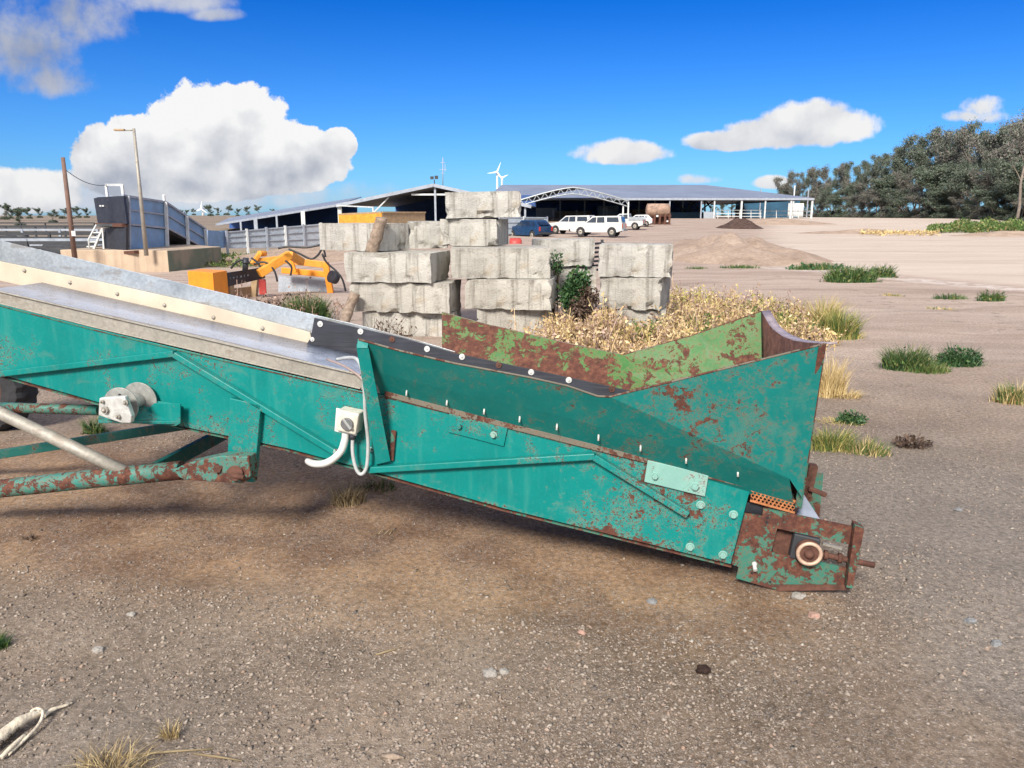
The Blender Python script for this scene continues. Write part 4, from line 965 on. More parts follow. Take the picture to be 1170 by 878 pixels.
# ------------------------------------------------------------------ sheet panel fences
def panel_fence(xa_, ya0, ya1, Ya, xb_, yb0, yb1, Yb, npan, label, mat='galv_wall'):
    a0, a1, b0_, b1 = at(xa_, ya0, Ya), at(xa_, ya1, Ya), at(xb_, yb0, Yb), at(xb_, yb1, Yb)
    a0.x = a1.x; b0_.x = b1.x
    t_ = thing('panel_fence', label, 'fence', a0)
    nrm = Vector((b0_.y - a0.y, a0.x - b0_.x, 0)).normalized()
    if nrm.y > 0: nrm = -nrm
    for i in range(npan):
        t0, t1 = i / npan, (i + 1) / npan
        p = [a0.lerp(b0_, t0), a0.lerp(b0_, t1), a1.lerp(b1, t1), a1.lerp(b1, t0)]
        m_ = MB(); m_.prism(p, -nrm * .03); pn = m_.build('sheet_panel', M[mat], t_)
        m_ = MB()
        for k in (.03, .36, .68, .97): m_.bar(p[0].lerp(p[3], k) + nrm * .03, p[1].lerp(p[2], k) + nrm * .03, .05, .05)
        m_.build('rail', M['steel'], pn)
    for i in range(npan + 1):
        t0 = i / npan; m_ = MB(); m_.bar(a0.lerp(b0_, t0) + nrm * .05 - Vector((0, 0, .3)), a1.lerp(b1, t0) + nrm * .05 + Vector((0, 0, .06)), .09, .09, up=nrm); m_.build('post', M['white_post'] if i % 2 else M['steel'], t_)
    return t_
panel_fence(258, 284, 265, 36.5, 366, 282, 256, 40, 5, 'long galvanised sheet panel fence in front of the left cattle shed')
panel_fence(570, 268, 248, 60, 625, 268, 248.5, 62, 2, 'short galvanised sheet fence behind the dark blue car')
# ------------------------------------------------------------------ cattle sheds
def slab(mb, q, th=.12): mb.hexa([Vector(p) - Vector((0, 0, th)) for p in q] + [Vector(p) for p in q])
s1 = thing('cattle_shed', 'long open gabled cattle shed at left behind the panel fence, interior shade tinted navy', 'shed', (xat(495, 85, .5), 85, tz(-9, 85)))
ap, le, re_ = at(495, 210.5, 85), at(384, 234, 85), at(607, 235, 85)
bk_ = Vector((1.5, 34, .2))
m_ = MB(); slab(m_, [le, ap, ap + bk_, le + bk_]); slab(m_, [ap, re_, re_ + bk_, ap + bk_])
m_.build('roof', M['roof'], s1)
lw = at(247, 256, 97); m_ = MB(); q = [lw, le - Vector((0, 0, .02)), at(413, 225, 112) , at(262, 249, 122)]
slab(m_, q); m_.build('lean_to_roof', M['roof'], s1)
m_ = MB()
for a, b in ((le, ap), (ap, re_)): m_.bar(a + Vector((0, -.1, -.12)), b + Vector((0, -.1, -.12)), .12, .34)
m_.bar(lw + Vector((0, -.1, -.1)), le + Vector((0, -.1, -.1)), .1, .24); m_.build('fascia', M['steel'], s1)
m_ = MB()
x0_, x1_ = lw.x - 8, re_.x
m_.box(((le.x + re_.x) / 2 + 1.5, 118, 2.0), (re_.x - le.x, .2, 5.0)); m_.build('back_wall', M['shade_blue_wall'], s1)
m_ = MB(); m_.prism([at(262, 251.5, 117), at(408, 232, 110), at(408, 275, 110), at(262, 275, 117)], (0, .2, 0)); m_.build('back_wall', M['shade_blue_wall'], s1)
for px, Y, yt in ((388, 85.3, 234), (497, 85.3, 212), (600, 85.3, 234), (426, 112, 228), (346, 87.5, 240), (316, 90, 245), (292, 92.5, 249), (275, 94, 252)):
    zt_ = zat(yt, Y) - .15; x_ = xat(px, Y, zt_); zb = tz(x_, Y) - 1.5
    m_ = MB(); wd = .42 if px in (388, 346, 292) else .2; m_.bar((x_, Y, zb), (x_, Y, zt_), wd, .2, up=(0, 1, 0)); m_.build('post', M['white_post'] if px in (388, 346) else M['steel'], s1)
m_ = MB()
z_ = zat(222.5, 85.4); m_.bar((xat(470, 85.4, z_), 85.4, z_), (xat(528, 85.4, z_), 85.4, z_), .12, .18); m_.bar(at(425, 245, 85.4), at(444, 226, 85.4), .12, .12)
m_.bar(at(385, 235, 84.5), at(426, 237, 80), .12, .12); m_.bar(at(426, 237, 80), at(427, 252, 80), .12, .12, up=(0, 1, 0)); m_.build('brace', M['white_post'], s1)
# floodlight and mast on the ridge
fl_ = thing('floodlight', 'small dark twin floodlight on the ridge of the left shed', 'floodlight', ap + Vector((.2, .3, 0)))
m_ = MB(); c_ = ap + Vector((.1, .3, 0)); m_.cyl(c_, c_ + Vector((0, 0, .45)), .05, 8); m_.box(c_ + Vector((-.25, 0, .65)), (.35, .2, .3)); m_.box(c_ + Vector((.22, 0, .7)), (.35, .2, .35)); m_.build('lamp_body', M['dark_steel'], fl_)
ms = thing('antenna_mast', 'thin antenna mast above the shed ridge against the blue sky', 'antenna', at(506, 214, 88))
m_ = MB(); c_ = at(506, 216, 88); m_.cyl(c_, at(506, 180, 88), .05, 8)
for y_, w_ in ((186, .5), (194, .8), (198, .4)): p = at(506, y_, 88); m_.bar(p - Vector((w_ / 2, 0, 0)), p + Vector((w_ / 2, 0, 0)), .05, .05)
m_.bar(at(508.5, 188, 88), at(508.5, 196, 88), .06, .06, up=(0, 1, 0)); m_.build('mast', M['steel'], ms)

s2 = thing('machinery_shed', 'very long low grey roofed machinery shed with open front and arched truss porch', 'shed', (xat(740, 120, 1), 120, 1.0))
Ye, Yr, Yb = 120, 150, 182
ez = zat(226.5, Ye); rz_ = zat(211.5, Yr)
xl0, xr0 = xat(556, Ye, ez), xat(930, Ye, ez); xl1, xr1 = xat(573, Yr, rz_), xat(806, Yr, rz_)
m_ = MB()
slab(m_, [(xl0, Ye, ez), (xr0, Ye, ez), (xr1, Yr, rz_), (xl1, Yr, rz_)]); slab(m_, [(xl1, Yr, rz_), (xr1, Yr, rz_), (xr0, Yb, ez), (xl0, Yb, ez)])
slab(m_, [(xr0, Ye, ez), (xr0, Yb, ez), (xr1 + .01, Yr + .05, rz_ - .01), (xr1 + .01, Yr - .05, rz_ - .01)])
m_.build('roof', M['roof'], s2)
m_ = MB(); m_.bar((xl0, Ye - .05, ez - .16), (xr0, Ye - .05, ez - .16), .12, .30); m_.bar((xr0 + .05, Ye, ez - .16), (xr0 + .05, Yb, ez - .16), .12, .30); m_.build('fascia', M['steel'], s2)
m_ = MB(); xw = xat(800, 178, 3); m_.box(((xl0 + xw) / 2 - 8, 178, 2.6), (xw - xl0 + 16, .3, 4.4)); m_.box((xl0 + .3, 150, 2.6), (.3, 56, 4.4)); m_.build('back_wall', M['shade_blue_wall'], s2)
m_ = MB(); zb = 1.1
xa1, xa2 = xat(756, 126, 1.5), xat(804, 126, 1.5); m_.prism([(xa1, 126, zb - .3), (xa2, 126, zb - .3), (xa2, 126, zat(243, 126)), (xa1, 126, zat(243, 126))], (0, .15, 0)); m_.build('low_wall', M['blue_wall'], s2)
m_ = MB(); m_.prism([at(804, 256, 121.5), at(818, 256, 121.5), at(818, 242.5, 121.5), at(804, 242, 121.5)], (0, .1, 0)); m_.build('white_panel', M['galv_wall'], s2)
for px, Y in ((765, 120.2), (816, 120.2), (847, 120.2), (874, 120.2), (903.5, 120.2), (927.5, 120.2), (801, 120.2), (906, 134), (922, 150), (836, 150), (868, 152), (888, 181), (852, 181), (812, 181), (770, 181)):
    x_ = xat(px, Y, 2.5); m_ = MB(); hi = ez if Y < 125 or Y > 170 else rz_ - .6
    m_.bar((x_, Y, .6), (x_, Y, hi - .1), .26 if px in (903.5, 927.5, 847) else .18, .2, up=(0, 1, 0)); m_.build('post', M['white_post'] if px in (903.5, 927.5, 847, 906, 874, 816) else M['steel'], s2)
m_ = MB()
for (a, b) in (((770, 229), (789, 248)), ((775, 247), (796, 229)), ((789, 229), (806, 247)), ((792, 247), (817, 228)), ((806, 229), (812, 238))): m_.bar(at(*a, 140), at(*b, 140), .22, .22)
m_.bar(at(768, 240, 140), at(806, 240, 140), .2, .2); m_.bar(at(788, 228, 140), at(789, 252, 140), .25, .2, up=(0, 1, 0)); m_.bar(at(805, 228, 140), at(806, 252, 140), .25, .2, up=(0, 1, 0)); m_.build('cross_brace', M['dark_steel'], s2)
m_ = MB()
for y_ in (240.5, 244, 247.5):
    m_.bar(at(818, y_, 122), at(870, y_, 122), .08, .10); 
for y_ in (241.5, 246): m_.bar(at(872, y_, 124), at(926, y_, 124), .08, .1)
for px in (820, 832, 845, 858, 869, 887, 912): m_.bar(at(px, 240, 122), at(px, 254, 122), .1, .1, up=(0, 1, 0))
m_.build('cattle_rails', M['white_post'], s2)
for px in (612, 640, 668, 690, 730, 748, 780):
    m_ = MB(); x_ = xat(px, 152, 3); m_.bar((x_, 152, .6), (x_, 152, rz_ - .6), .22, .22, up=(0, 1, 0)); m_.bar((x_, 152, rz_ - 1.6), (x_ + 2.2, 152, rz_ - .5), .16, .16); m_.build('post', M['galv'], s2)
for k, (px, w_, h_) in enumerate(((622, 5, 2.0), (655, 7, 1.4), (694, 4, 2.4), (735, 5, 1.7))):
    m_ = MB(); m_.box((xat(px, 160, 2), 160, 1.0 + h_ / 2), (w_, 3, h_)); m_.build('stored_pallets', M['tan_side'] if k % 2 else M['steel'], s2)
m_ = MB(); m_.box(at(876, 240, 160), (11, 6, 4.5)); m_.build('dark_container', M['blue_wall'], s2); m_ = MB(); m_.box(at(909, 240, 135), (2.6, .2, 2.2)); m_.build('white_board', M['white_post'], s2)
# arched truss porch
Yp = 95
def arch(t, dy=0.0): # t 0..1 across, px
    x = 590 + 129 * t; s_ = abs(t - .5) * 2
    y = 214.5 + 16 * (s_ ** 1.35) + dy; return x, y
pr = []
N = 28
m_ = MB()
up_pts = [at(*arch(i / N), Yp) for i in range(N + 1)]; dn_pts = [at(*arch(i / N, 7.2 - 2.0 * abs(i / N - .5)), Yp) for i in range(N + 1)]
m_.tube(up_pts, .085, 6); m_.tube(dn_pts, .075, 6)
for i in range(N): m_.bar(up_pts[i] if i % 2 else dn_pts[i], dn_pts[i + 1] if i % 2 else up_pts[i + 1], .07, .07)
tr = m_.build('arched_truss', M['galv'], s2)
m_ = MB()
for px in (712, 718): p = at(px, 236 if px == 712 else 231, Yp); m_.bar((p.x, Yp, tz(p.x, Yp) - .3), p, .16, .16, up=(0, 1, 0))
m_.build('truss_post', M['white_post'], s2)
m_ = MB(); back = Vector((3.0, 24.5, .6))
for i in range(N): slab(m_, [up_pts[i] + Vector((0, 0, .12)), up_pts[i + 1] + Vector((0, 0, .12)), up_pts[i + 1] + back, up_pts[i] + back], .06)
m_.build('porch_roof', M['roof'], s2)
# wind turbines
def turbine(px, pyb, pyh, Y, bl, ang, yaw, label):
    hz = zat(pyh, Y); x_ = xat(px, Y, hz); zb = 0
    t_ = thing('wind_turbine', label, 'wind turbine', (x_, Y, 0), 'wind turbines on the far skyline')
    m_ = MB(); m_.tube([(x_, Y, 0), (x_, Y, hz)], [Y * .0017, Y * .0010], 12); m_.build('tower', M['turbine'], t_)
    m_ = MB(); m_.bar((x_, Y - Y * .004, hz), (x_, Y + Y * .004, hz), Y * .003, Y * .003); m_.build('nacelle', M['turbine'], t_)
    for k in range(3):
        a = R(ang + 120 * k); dr = Vector((math.sin(a) * math.cos(R(yaw)), math.sin(a) * math.sin(R(yaw)), math.cos(a))); c_ = Vector((x_, Y - Y * .005, hz)); Lb = bl / F * Y
        sd = dr.cross(Vector((0, 1, 0))).normalized() * Y * .0009
        m_ = MB(); m_.prism([c_ - sd * .5, c_ + dr * Lb * .2 - sd, c_ + dr * Lb, c_ + dr * Lb * .97 + sd * .2, c_ + dr * Lb * .2 + sd, c_ + sd * .5], (0, Y * .0006, 0)); m_.build('blade', M['turbine'], t_)
turbine(568, 213, 197, 1300, 11.5, 22, 10, 'white wind turbine rising behind the topmost concrete block')
turbine(573.5, 213, 203.5, 1900, 8, -55, 10, 'smaller white wind turbine close beside the nearer one over the shed roof')
turbine(231.5, 246, 239, 1700, 8.5, 8, 20, 'white wind turbine low on the skyline right of the loading ramp')
# rusty tank on its stand
tk = thing('storage_tank', 'rusty cylindrical tank lying on a dark stand before the machinery shed', 'tank', (xat(752, 88, 1), 88, tz(15, 88)))
c0, c1 = at(738.5, 240, 88), at(765, 240, 88)
m_ = MB(); m_.tube([c0, c0 + Vector((.12, 0, 0)), c1 - Vector((.12, 0, 0)), c1], [.45, .68, .68, .45], 24); m_.build('tank_shell', M['tank_rust'], tk)
m_ = MB(); z_ = tz(15, 88) - .1
for px in (741, 747, 753, 759, 764): 
    x_ = xat(px, 88, 1)
    for oy in (-.4, .4): m_.bar((x_, 88 + oy, z_), (x_, 88 + oy, c0.z - .3), .22, .12, up=(0, 1, 0))
m_.bar((xat(738, 88, 1), 88, c0.z - .66), (xat(766, 88, 1), 88, c0.z - .66), .9, .1); m_.box(((c0.x + c1.x) / 2, 88.4, (z_ + c0.z) / 2 - .2), (2.2, .1, 1.2)); m_.build('stand', M['rust'], tk)
m_ = MB(); m_.box(at(751, 247, 87.3), (.24, .04, .2)); m_.box(at(762.5, 253, 87.3), (.2, .04, .16)); m_.build('warning_plate', M['white_post'], tk)
# ------------------------------------------------------------------ vehicles
def vehicle(name, label, cat, loc, yaw, paint_, kind='ute', L_=5.0, group=None):
    t_ = thing(name, label, cat, loc, group)
    fx = Vector((math.cos(yaw), math.sin(yaw), 0)); fy = Vector((-fx.y, fx.x, 0)); o_ = Vector(loc)
    def T(x, y, z): return o_ + fx * x + fy * y + Vector((0, 0, z))
    W = .88
    def loft(prof, wb, wt, zlo, zhi):  # side profile (x,z); half width shrinks with height
        n = len(prof); a, b = [], []
        for x, z in prof:
            k = min(max((z - zlo) / (zhi - zlo), 0), 1); hw = wb + (wt - wb) * k
            a.append(T(x, -hw, z)); b.append(T(x, hw, z))
        m_ = MB(); m_.add(a + b, [tuple(range(n)), tuple(range(2 * n - 1, n - 1, -1))] + [(i, i + n, (i + 1) % n + n, (i + 1) % n) for i in range(n)]); return m_
    def archp(cx_, r_=.44, n=6): return [(cx_ - r_ * math.cos(math.pi * k / n), .36 + r_ * math.sin(math.pi * k / n)) for k in range(n + 1)]
    fxw, rxw = 1.45, -1.55
    low = [(-2.5, .50)] + archp(rxw) + archp(fxw) + [(2.42, .42), (2.5, .62), (2.42, .95), (1.35, 1.08), (.9, 1.10), (-2.5, 1.10)]
    loft(low, W, W - .04, .5, 1.1).build('body', paint_, t_, bevel=.03)
    if kind == 'ute': cab = [(1.15, 1.08), (.35, 1.66), (-2.3, 1.70), (-2.46, 1.10)]; wins = [[(.92, 1.14), (.32, 1.56), (-.02, 1.58), (-.02, 1.14)], [(-.10, 1.14), (-.10, 1.58), (-.78, 1.60), (-.85, 1.14)], [(-1.05, 1.18), (-1.02, 1.58), (-2.1, 1.58), (-2.2, 1.18)]]
    elif kind == 'cab': cab = [(1.15, 1.08), (.35, 1.66), (-.75, 1.68), (-.85, 1.10)]; wins = [[(.92, 1.14), (.32, 1.56), (-.02, 1.58), (-.02, 1.14)], [(-.10, 1.14), (-.10, 1.58), (-.62, 1.60), (-.68, 1.14)]]
    else: cab = [(1.05, 1.08), (.25, 1.58), (-1.7, 1.60), (-2.42, 1.10)]; wins = [[(.85, 1.14), (.22, 1.48), (-.25, 1.50), (-.25, 1.14)], [(-.33, 1.14), (-.33, 1.50), (-1.15, 1.50), (-1.25, 1.14)], [(-1.35, 1.16), (-1.28, 1.46), (-1.62, 1.46), (-1.95, 1.16)]]
    cb = loft(cab, W - .04, W - .22, 1.08, 1.7).build('cabin', paint_, t_, bevel=.04)
    for w_ in wins:
        for sd in (-1, 1):
            m_ = MB(); ps = []
            for x, z in w_:
                k = (z - 1.08) / .62; hw = W - .04 - .18 * k + .006; ps.append(T(x, sd * hw, z))
            m_.prism(ps, fy * (-sd * .02)); m_.build('side_window', M['glass'], cb)
    (xa_, za_), (xb_, zb_) = cab[0], cab[1]
    m_ = MB(); m_.prism([T(xa_ - .1 + .02, -.66, za_ + .09), T(xa_ - .1 + .02, .66, za_ + .09), T(xb_ + .12, .58, zb_ - .07), T(xb_ + .12, -.58, zb_ - .07)], fx * .02 + Vector((0, 0, .03))); m_.build('windscreen', M['glass'], cb)
    (xa_, za_), (xb_, zb_) = cab[3], cab[2]
    m_ = MB(); m_.prism([T(xa_ - .01, -.62, za_ + .12), T(xa_ - .01, .62, za_ + .12), T(xb_ - .05, .55, zb_ - .1), T(xb_ - .05, -.55, zb_ - .1)], fx * -.02); m_.build('rear_window', M['glass'], cb)
    for cx_ in (fxw, rxw):
        for sd in (-1, 1):
            m_ = MB(); c_ = T(cx_, sd * (W - .18), .37); m_.tube([c_, c_ + fy * sd * .03, c_ + fy * sd * .19, c_ + fy * sd * .21], [.34, .37, .37, .33], 24); wh_ = m_.build('wheel', M['tyre'], t_)
            m_ = MB(); m_.tube([c_ + fy * sd * .2, c_ + fy * sd * .225, c_ + fy * sd * .215], [.21, .2, .08], 18); m_.build('rim', M['galv_dull'], wh_)
    for sd in (-1, 1):
        m_ = MB(); m_.box(T(-2.5, sd * .74, .90), (.08, .16, .34), yaw); m_.build('tail_light', M['taillight'], t_)
        m_ = MB(); m_.box(T(2.44, sd * .66, .80), (.08, .30, .16), yaw); m_.build('headlight', M['white_post'], t_)
    m_ = MB(); m_.box(T(-2.58, 0, .55), (.14, 1.66, .16), yaw); m_.build('rear_bumper', M['dark_steel'] if kind != 'ute' else M['galv'], t_)
    m_ = MB(); m_.box(T(2.52, 0, .52), (.16, 1.66, .22), yaw); m_.build('front_bumper', M['dark_steel'], t_)
    if kind == 'cab':
        m_ = MB(); m_.box(T(-1.65, 0, 1.0), (1.75, 1.8, .10), yaw)
        for sd in (-1, 1): m_.box(T(-1.65, sd * .88, 1.2), (1.75, .04, .28), yaw)
        m_.build('tray', M['galv'], t_)
    if kind != 'car':
        m_ = MB(); m_.cyl(T(1.9, .5, 1.1), T(1.95, .5, 2.2), .012, 6); m_.build('aerial', M['dark_steel'], t_)
    else:
        m_ = MB()
        for sd in (-.6, .6): m_.bar(T(.0, sd, 1.62), T(-1.5, sd, 1.64), .04, .05)
        m_.build('roof_rail', M['dark_steel'], t_)
    return t_
def base(px, py, Y): 
    p = at(px, py, Y); p.z = tz(p.x, p.y); return p
uv_ = vehicle('parked_ute', 'white dual cab ute with canopy, nearest of the parked vehicles by the shed', 'ute', at(683, 270.5, 58), R(158), M['ute_white'], 'ute', group='utes parked by the machinery shed'); uv_.scale = (.78, .82, .88)
uv_ = vehicle('parked_ute', 'white dual cab ute partly hidden behind the nearer canopy ute, nose to the left', 'ute', base(653, 265, 64), R(148), M['ute_white'], 'ute', group='utes parked by the machinery shed'); uv_.scale = (.78, .82, .88)
uv_ = vehicle('parked_ute', 'white tray back ute behind the canopy ute, in front of the truss post', 'ute', base(712, 262, 74), R(160), M['ute_white'], 'cab', group='utes parked by the machinery shed'); uv_.scale = (.78, .82, .88)
vehicle('parked_car', 'pale car parked beside the rusty tank', 'car', base(728, 259, 82), R(165), M['ute_white'], 'car').scale = (.62, .7, .75)
hb = vehicle('parked_car', 'dark blue hatchback behind the rear concrete block', 'car', at(604, 274, 60), R(128), M['car_blue'], 'car'); hb.scale = (.80, .80, .92)
m_ = MB(); c_ = at(589, 277, 45); m_.tube([c_ + Vector((-.35, 0, -.1)), c_ + Vector((-.3, 0, -.1)), c_ + Vector((.3, 0, -.1)), c_ + Vector((.36, 0, -.1))], [.2, .34, .34, .2], 18); m_.box(c_ + Vector((0, 0, -.45)), (.8, .6, .25))
tag(m_.build('fuel_drum', M['red'], None, c_), 'small red drum lying left of the dark blue hatchback', 'drum')
# ------------------------------------------------------------------ dirt heaps
def heap(name, cx_, cy_, rx, ry, h, mat, n=60, rough=.12, kind='structure', label=None, flat=2.0, sd=0.0):
    X, Y = np.meshgrid(np.linspace(-1.25, 1.25, n), np.linspace(-1.25, 1.25, n), indexing='ij')
    Z = np.zeros_like(X)
    for i in range(n):
        for j in range(n):
            nn = mnoise.fractal(Vector((X[i, j] * 2.1, Y[i, j] * 2.1, sd)), 1, 2, 5)
            q = (abs(X[i, j]) ** flat + abs(Y[i, j]) ** flat) ** (1 / flat) + .13 * nn
            Z[i, j] = h * (max(0, 1 - q) ** .85 if flat < 2.2 else max(0, 1 - q ** 2.0) ** .9) * (1 + rough * nn * 2) - .10 if q < 1 else -.10 - .1 * (q - 1)
    xx, yy_ = cx_ + X * rx, cy_ + Y * ry
    V_ = np.stack([xx, yy_, Z + terrain(xx, yy_)], -1).reshape(-1, 3)
    I_, J_ = np.meshgrid(np.arange(n - 1), np.arange(n - 1), indexing='ij')
    q = np.stack([I_ * n + J_, (I_ + 1) * n + J_, (I_ + 1) * n + J_ + 1, I_ * n + J_ + 1], -1).reshape(-1, 4)
    o = np_mesh(name, V_, q, mat, origin=(cx_, cy_, tz(cx_, cy_)), smooth=True)
    if label: tag(o, label, 'dirt pile')
    else: tag(o, kind=kind)
    return o
def heapmat(g):
    p = g.pos(); n = g.noise(p, 1.1, 6, .65); f = g.noise(p, 9, 5, .7)
    c = g.mix(1, g.ramp(n, [(.3, (.29, .21, .155)), (.5, (.39, .29, .22)), (.72, (.46, .355, .275))]), g.ramp(f, [(.3, .75), (.7, 1.2)]), 'MULTIPLY')
    return {'Base Color': c, 'Roughness': .95, 'Normal': g.bump(f, .8, .08), 'Specular IOR Level': .15}
M['heap'] = material('loose_dirt', heapmat)
M['heap_dark'] = plain('dark_manure_heap', (.085, .055, .045), .95, 0, .5, 3, .1, .06)
c_ = gnd(800, 290)
heap('dirt_mound', 8.5, 31, 3.3, 6.2, .80, M['heap'], 90, .30, flat=2.6, label='broad low mound of pinkish dirt beside the road, right of the concrete blocks', sd=2.0)
heap('dirt_mound', xat(845, 78, .5), 78, 2.4, 3, 1.0, M['heap_dark'], 40, .4, label='dark soil heap in front of the cattle rails', sd=5.0)
heap('dirt_mound', xat(890, 90, .6), 90, 7.0, 4, .75, M['heap'], 40, .2, label='low pale spoil bank under the shed corner posts', sd=8.0)
heap('dirt_mound', xat(1020, 62, .5), 66, 7.5, 2.6, .45, M['heap'], 40, .3, label='low earth bank along the far edge of the road before the trees', sd=11.0)
heap('dirt_mound', xat(1168, 58, .3), 60, 5.0, 2.0, .5, M['heap'], 40, .3, label='reddish earth bank at the right edge beside the green weeds', sd=13.0)
heap('earth_bank', cw.x + 3.0, Yc + 6.6, 4.6, 4.2, zw + .34, M['heap'], 50, .12, sd=21.0)
# sticks and rubbish dumped on the mound's edge
m_ = MB()
for k in range(34):
    px, py = random.uniform(842, 905), random.uniform(284, 297); p = gnd(px, py); p.z += random.uniform(.02, .3) * (1 if px < 880 else .4)
    a = random.uniform(0, 3.14); l_ = random.uniform(.25, .8); dv = Vector((math.cos(a), math.sin(a), random.uniform(-.3, .5))) * l_
    m_.tube([p, p + dv * .5 + Vector((0, 0, .03)), p + dv], [.03, .03, .012], 5)
tag(m_.build('brush_pile', M['weed_dry'], None, gnd(870, 294)), 'heap of broken sticks dumped at the right end of the dirt mound', 'brush pile')

# ------------------------------------------------------------------ grass and weeds
def blades(cx_, cy_, rad, hgt, n, wid=.006, lean=.5, z=None, seed=0, ell=1.0, seg=3):
    r_ = np.random.default_rng(seed)
    a = r_.uniform(0, 6.28, n); rr = rad * np.sqrt(r_.random(n)) * r_.uniform(.6, 1, n)
    x, y = cx_ + rr * np.cos(a), cy_ + rr * np.sin(a) * ell
    zz = gz(x, y) if z is None else np.full(n, z)
    hh = hgt * r_.uniform(.45, 1.1, n) * (1 - .45 * (rr / max(rad, 1e-3)) ** 2)
    la = a + r_.normal(0, .9, n); ln = lean * r_.uniform(.2, 1.3, n)
    t = np.linspace(0, 1, seg + 1)
    P = np.stack([x[:, None] + np.cos(la)[:, None] * (ln * hh)[:, None] * t ** 2, y[:, None] + np.sin(la)[:, None] * (ln * hh)[:, None] * t ** 2, zz[:, None] + hh[:, None] * (t - .28 * np.minimum(ln, 1.4)[:, None] * t ** 2) - .01], -1)
    sa = r_.uniform(0, 6.28, n); sv = np.stack([np.cos(sa), np.sin(sa), np.zeros(n)], -1)
    w_ = (wid * r_.uniform(.6, 1.3, n))[:, None, None] * (1 - .85 * t)[None, :, None]
    Va = P - sv[:, None] * w_; Vb = P + sv[:, None] * w_
    V_ = np.stack([Va, Vb], 2).reshape(-1, 3); k = 2 * (seg + 1)
    f = np.array([(2 * i, 2 * i + 1, 2 * i + 3, 2 * i + 2) for i in range(seg)])
    return V_, (f[None] + k * np.arange(n)[:, None, None]).reshape(-1, 4)
def leaves(P, size, r_, elong=2.2, droop=0.0, n=None):
    n = len(P); d1 = r_.normal(0, 1, (n, 3)); d1[:, 2] -= droop; d1 /= np.linalg.norm(d1, axis=1)[:, None]
    d2 = np.cross(d1, r_.normal(0, 1, (n, 3))); d2 /= np.linalg.norm(d2, axis=1)[:, None] + 1e-9
    s = (size * r_.uniform(.55, 1.35, n))[:, None]
    V_ = np.stack([P, P + d1 * s * .5 + d2 * s / elong * .5, P + d1 * s, P + d1 * s * .5 - d2 * s / elong * .5], 1)
    nrm = np.cross(d1, d2); V_[:, 2] += nrm * s * .15 * r_.normal(0, 1, (n, 1))
    return V_.reshape(-1, 3), np.arange(4 * n).reshape(-1, 4)
def cat_mesh(parts):
    Vs, Fs, Ms, b = [], [], [], 0
    for V_, f, m_ in parts: Vs.append(V_); Fs.append(f + b); Ms.append(np.full(len(f), m_)); b += len(V_)
    return np.concatenate(Vs), np.concatenate(Fs), np.concatenate(Ms)
def tuft(px, py, wpx, hpx, n, mats, label, name='grass_tuft', cat='grass tuft', lean=.6, ell=.6, seed=None, wid=None, extra_leaves=0):
    """a tuft whose foot stands at this place in the yard, wpx wide and hpx tall as seen from the camera"""
    seed = int(px * 7 + py) if seed is None else seed
    c_ = gnd(px, py); s_ = (c_ - CAM).dot(FWD) / F
    rad, h = wpx / 2 * s_, hpx * s_ * 1.15
    wid = wid or max(.0035, s_ * .55)
    parts = []; m_ = mats if isinstance(mats, list) else [mats]
    for k, mm in enumerate(m_):
        V_, f = blades(c_.x, c_.y, rad, h, n // len(m_), wid, lean, seed=seed + k, ell=ell); parts.append((V_, f, k))
    if n > 150 and lean < 1: V_, f = blades(c_.x, c_.y, rad * 1.3, h * .45, n // 4, wid * .9, 1.1, seed=seed + 5, ell=ell); parts.append((V_, f, len(m_) - 1))
    if extra_leaves:
        r_ = np.random.default_rng(seed + 9); a = r_.uniform(0, 6.28, extra_leaves); q = rad * np.sqrt(r_.random(extra_leaves))
        P = np.stack([c_.x + q * np.cos(a), c_.y + q * np.sin(a) * ell, c_.z + h * .75 * r_.random(extra_leaves) * (1 - .6 * (q / rad) ** 2)], -1)
        V_, f = leaves(P, max(.03, s_ * 4), r_, 1.7); parts.append((V_, f, 0))
    V_, f, mi = cat_mesh(parts)
    o = np_mesh(name, V_, f, [M[k] for k in m_], origin=c_, midx=mi)
    return tag(o, label, cat)
GG, GD, GS, GY_ = 'grass_green', 'grass_dark', 'grass_straw', 'grass_yellow'
tuft(972, 322, 62, 20, 900, [GG, GD], 'largest green grass clump on the yard beyond the hopper', extra_leaves=300)
tuft(1008, 317, 30, 16, 350, [GG, GD], 'green clump at the right end of the long weed patch near the road', extra_leaves=120)
tuft(935, 308, 70, 8, 500, [GD, GG], 'low flat green weeds left of the largest grass clump', extra_leaves=150)
tuft(845, 306, 50, 5, 260, [GD, GG], 'thin low line of weeds right of the concrete blocks')
tuft(795, 307, 30, 4, 120, [GD, GG], 'tiny flat weed patch beside the right hand block pile')
tuft(958, 386, 50, 34, 900, [GG, GG, GY_], 'green tussock behind the hopper tip, right of the straw bed')
tuft(940, 378, 40, 38, 700, [GY_, GS], 'pale yellow grass clump standing above the green tussock')
tuft(1036, 421, 62, 30, 900, [GG, GD], 'green grass clump at the left of the dark leafy weed on the gravel', extra_leaves=150)
tuft(1060, 424, 60, 14, 400, [GG, GG], 'low grass spreading in front of the leafy weed on the gravel')
tuft(1095, 418, 52, 26, 350, [GD], 'dark leafy weed casting shade on the gravel at right', extra_leaves=700)
tuft(1162, 460, 58, 26, 700, [GG, GG, GS], 'grass clump at the right edge of the yard', extra_leaves=60)
tuft(948, 455, 34, 46, 420, [GS, GS], 'upright straw coloured grass clump beside the hopper corner', lean=.35)
tuft(968, 456, 40, 12, 200, [GS], 'flattened straw at the foot of the upright dry clump', lean=1.2)
tuft(972, 484, 34, 18, 120, [GD], 'small dark leafy weed right of the hopper corner', extra_leaves=360)
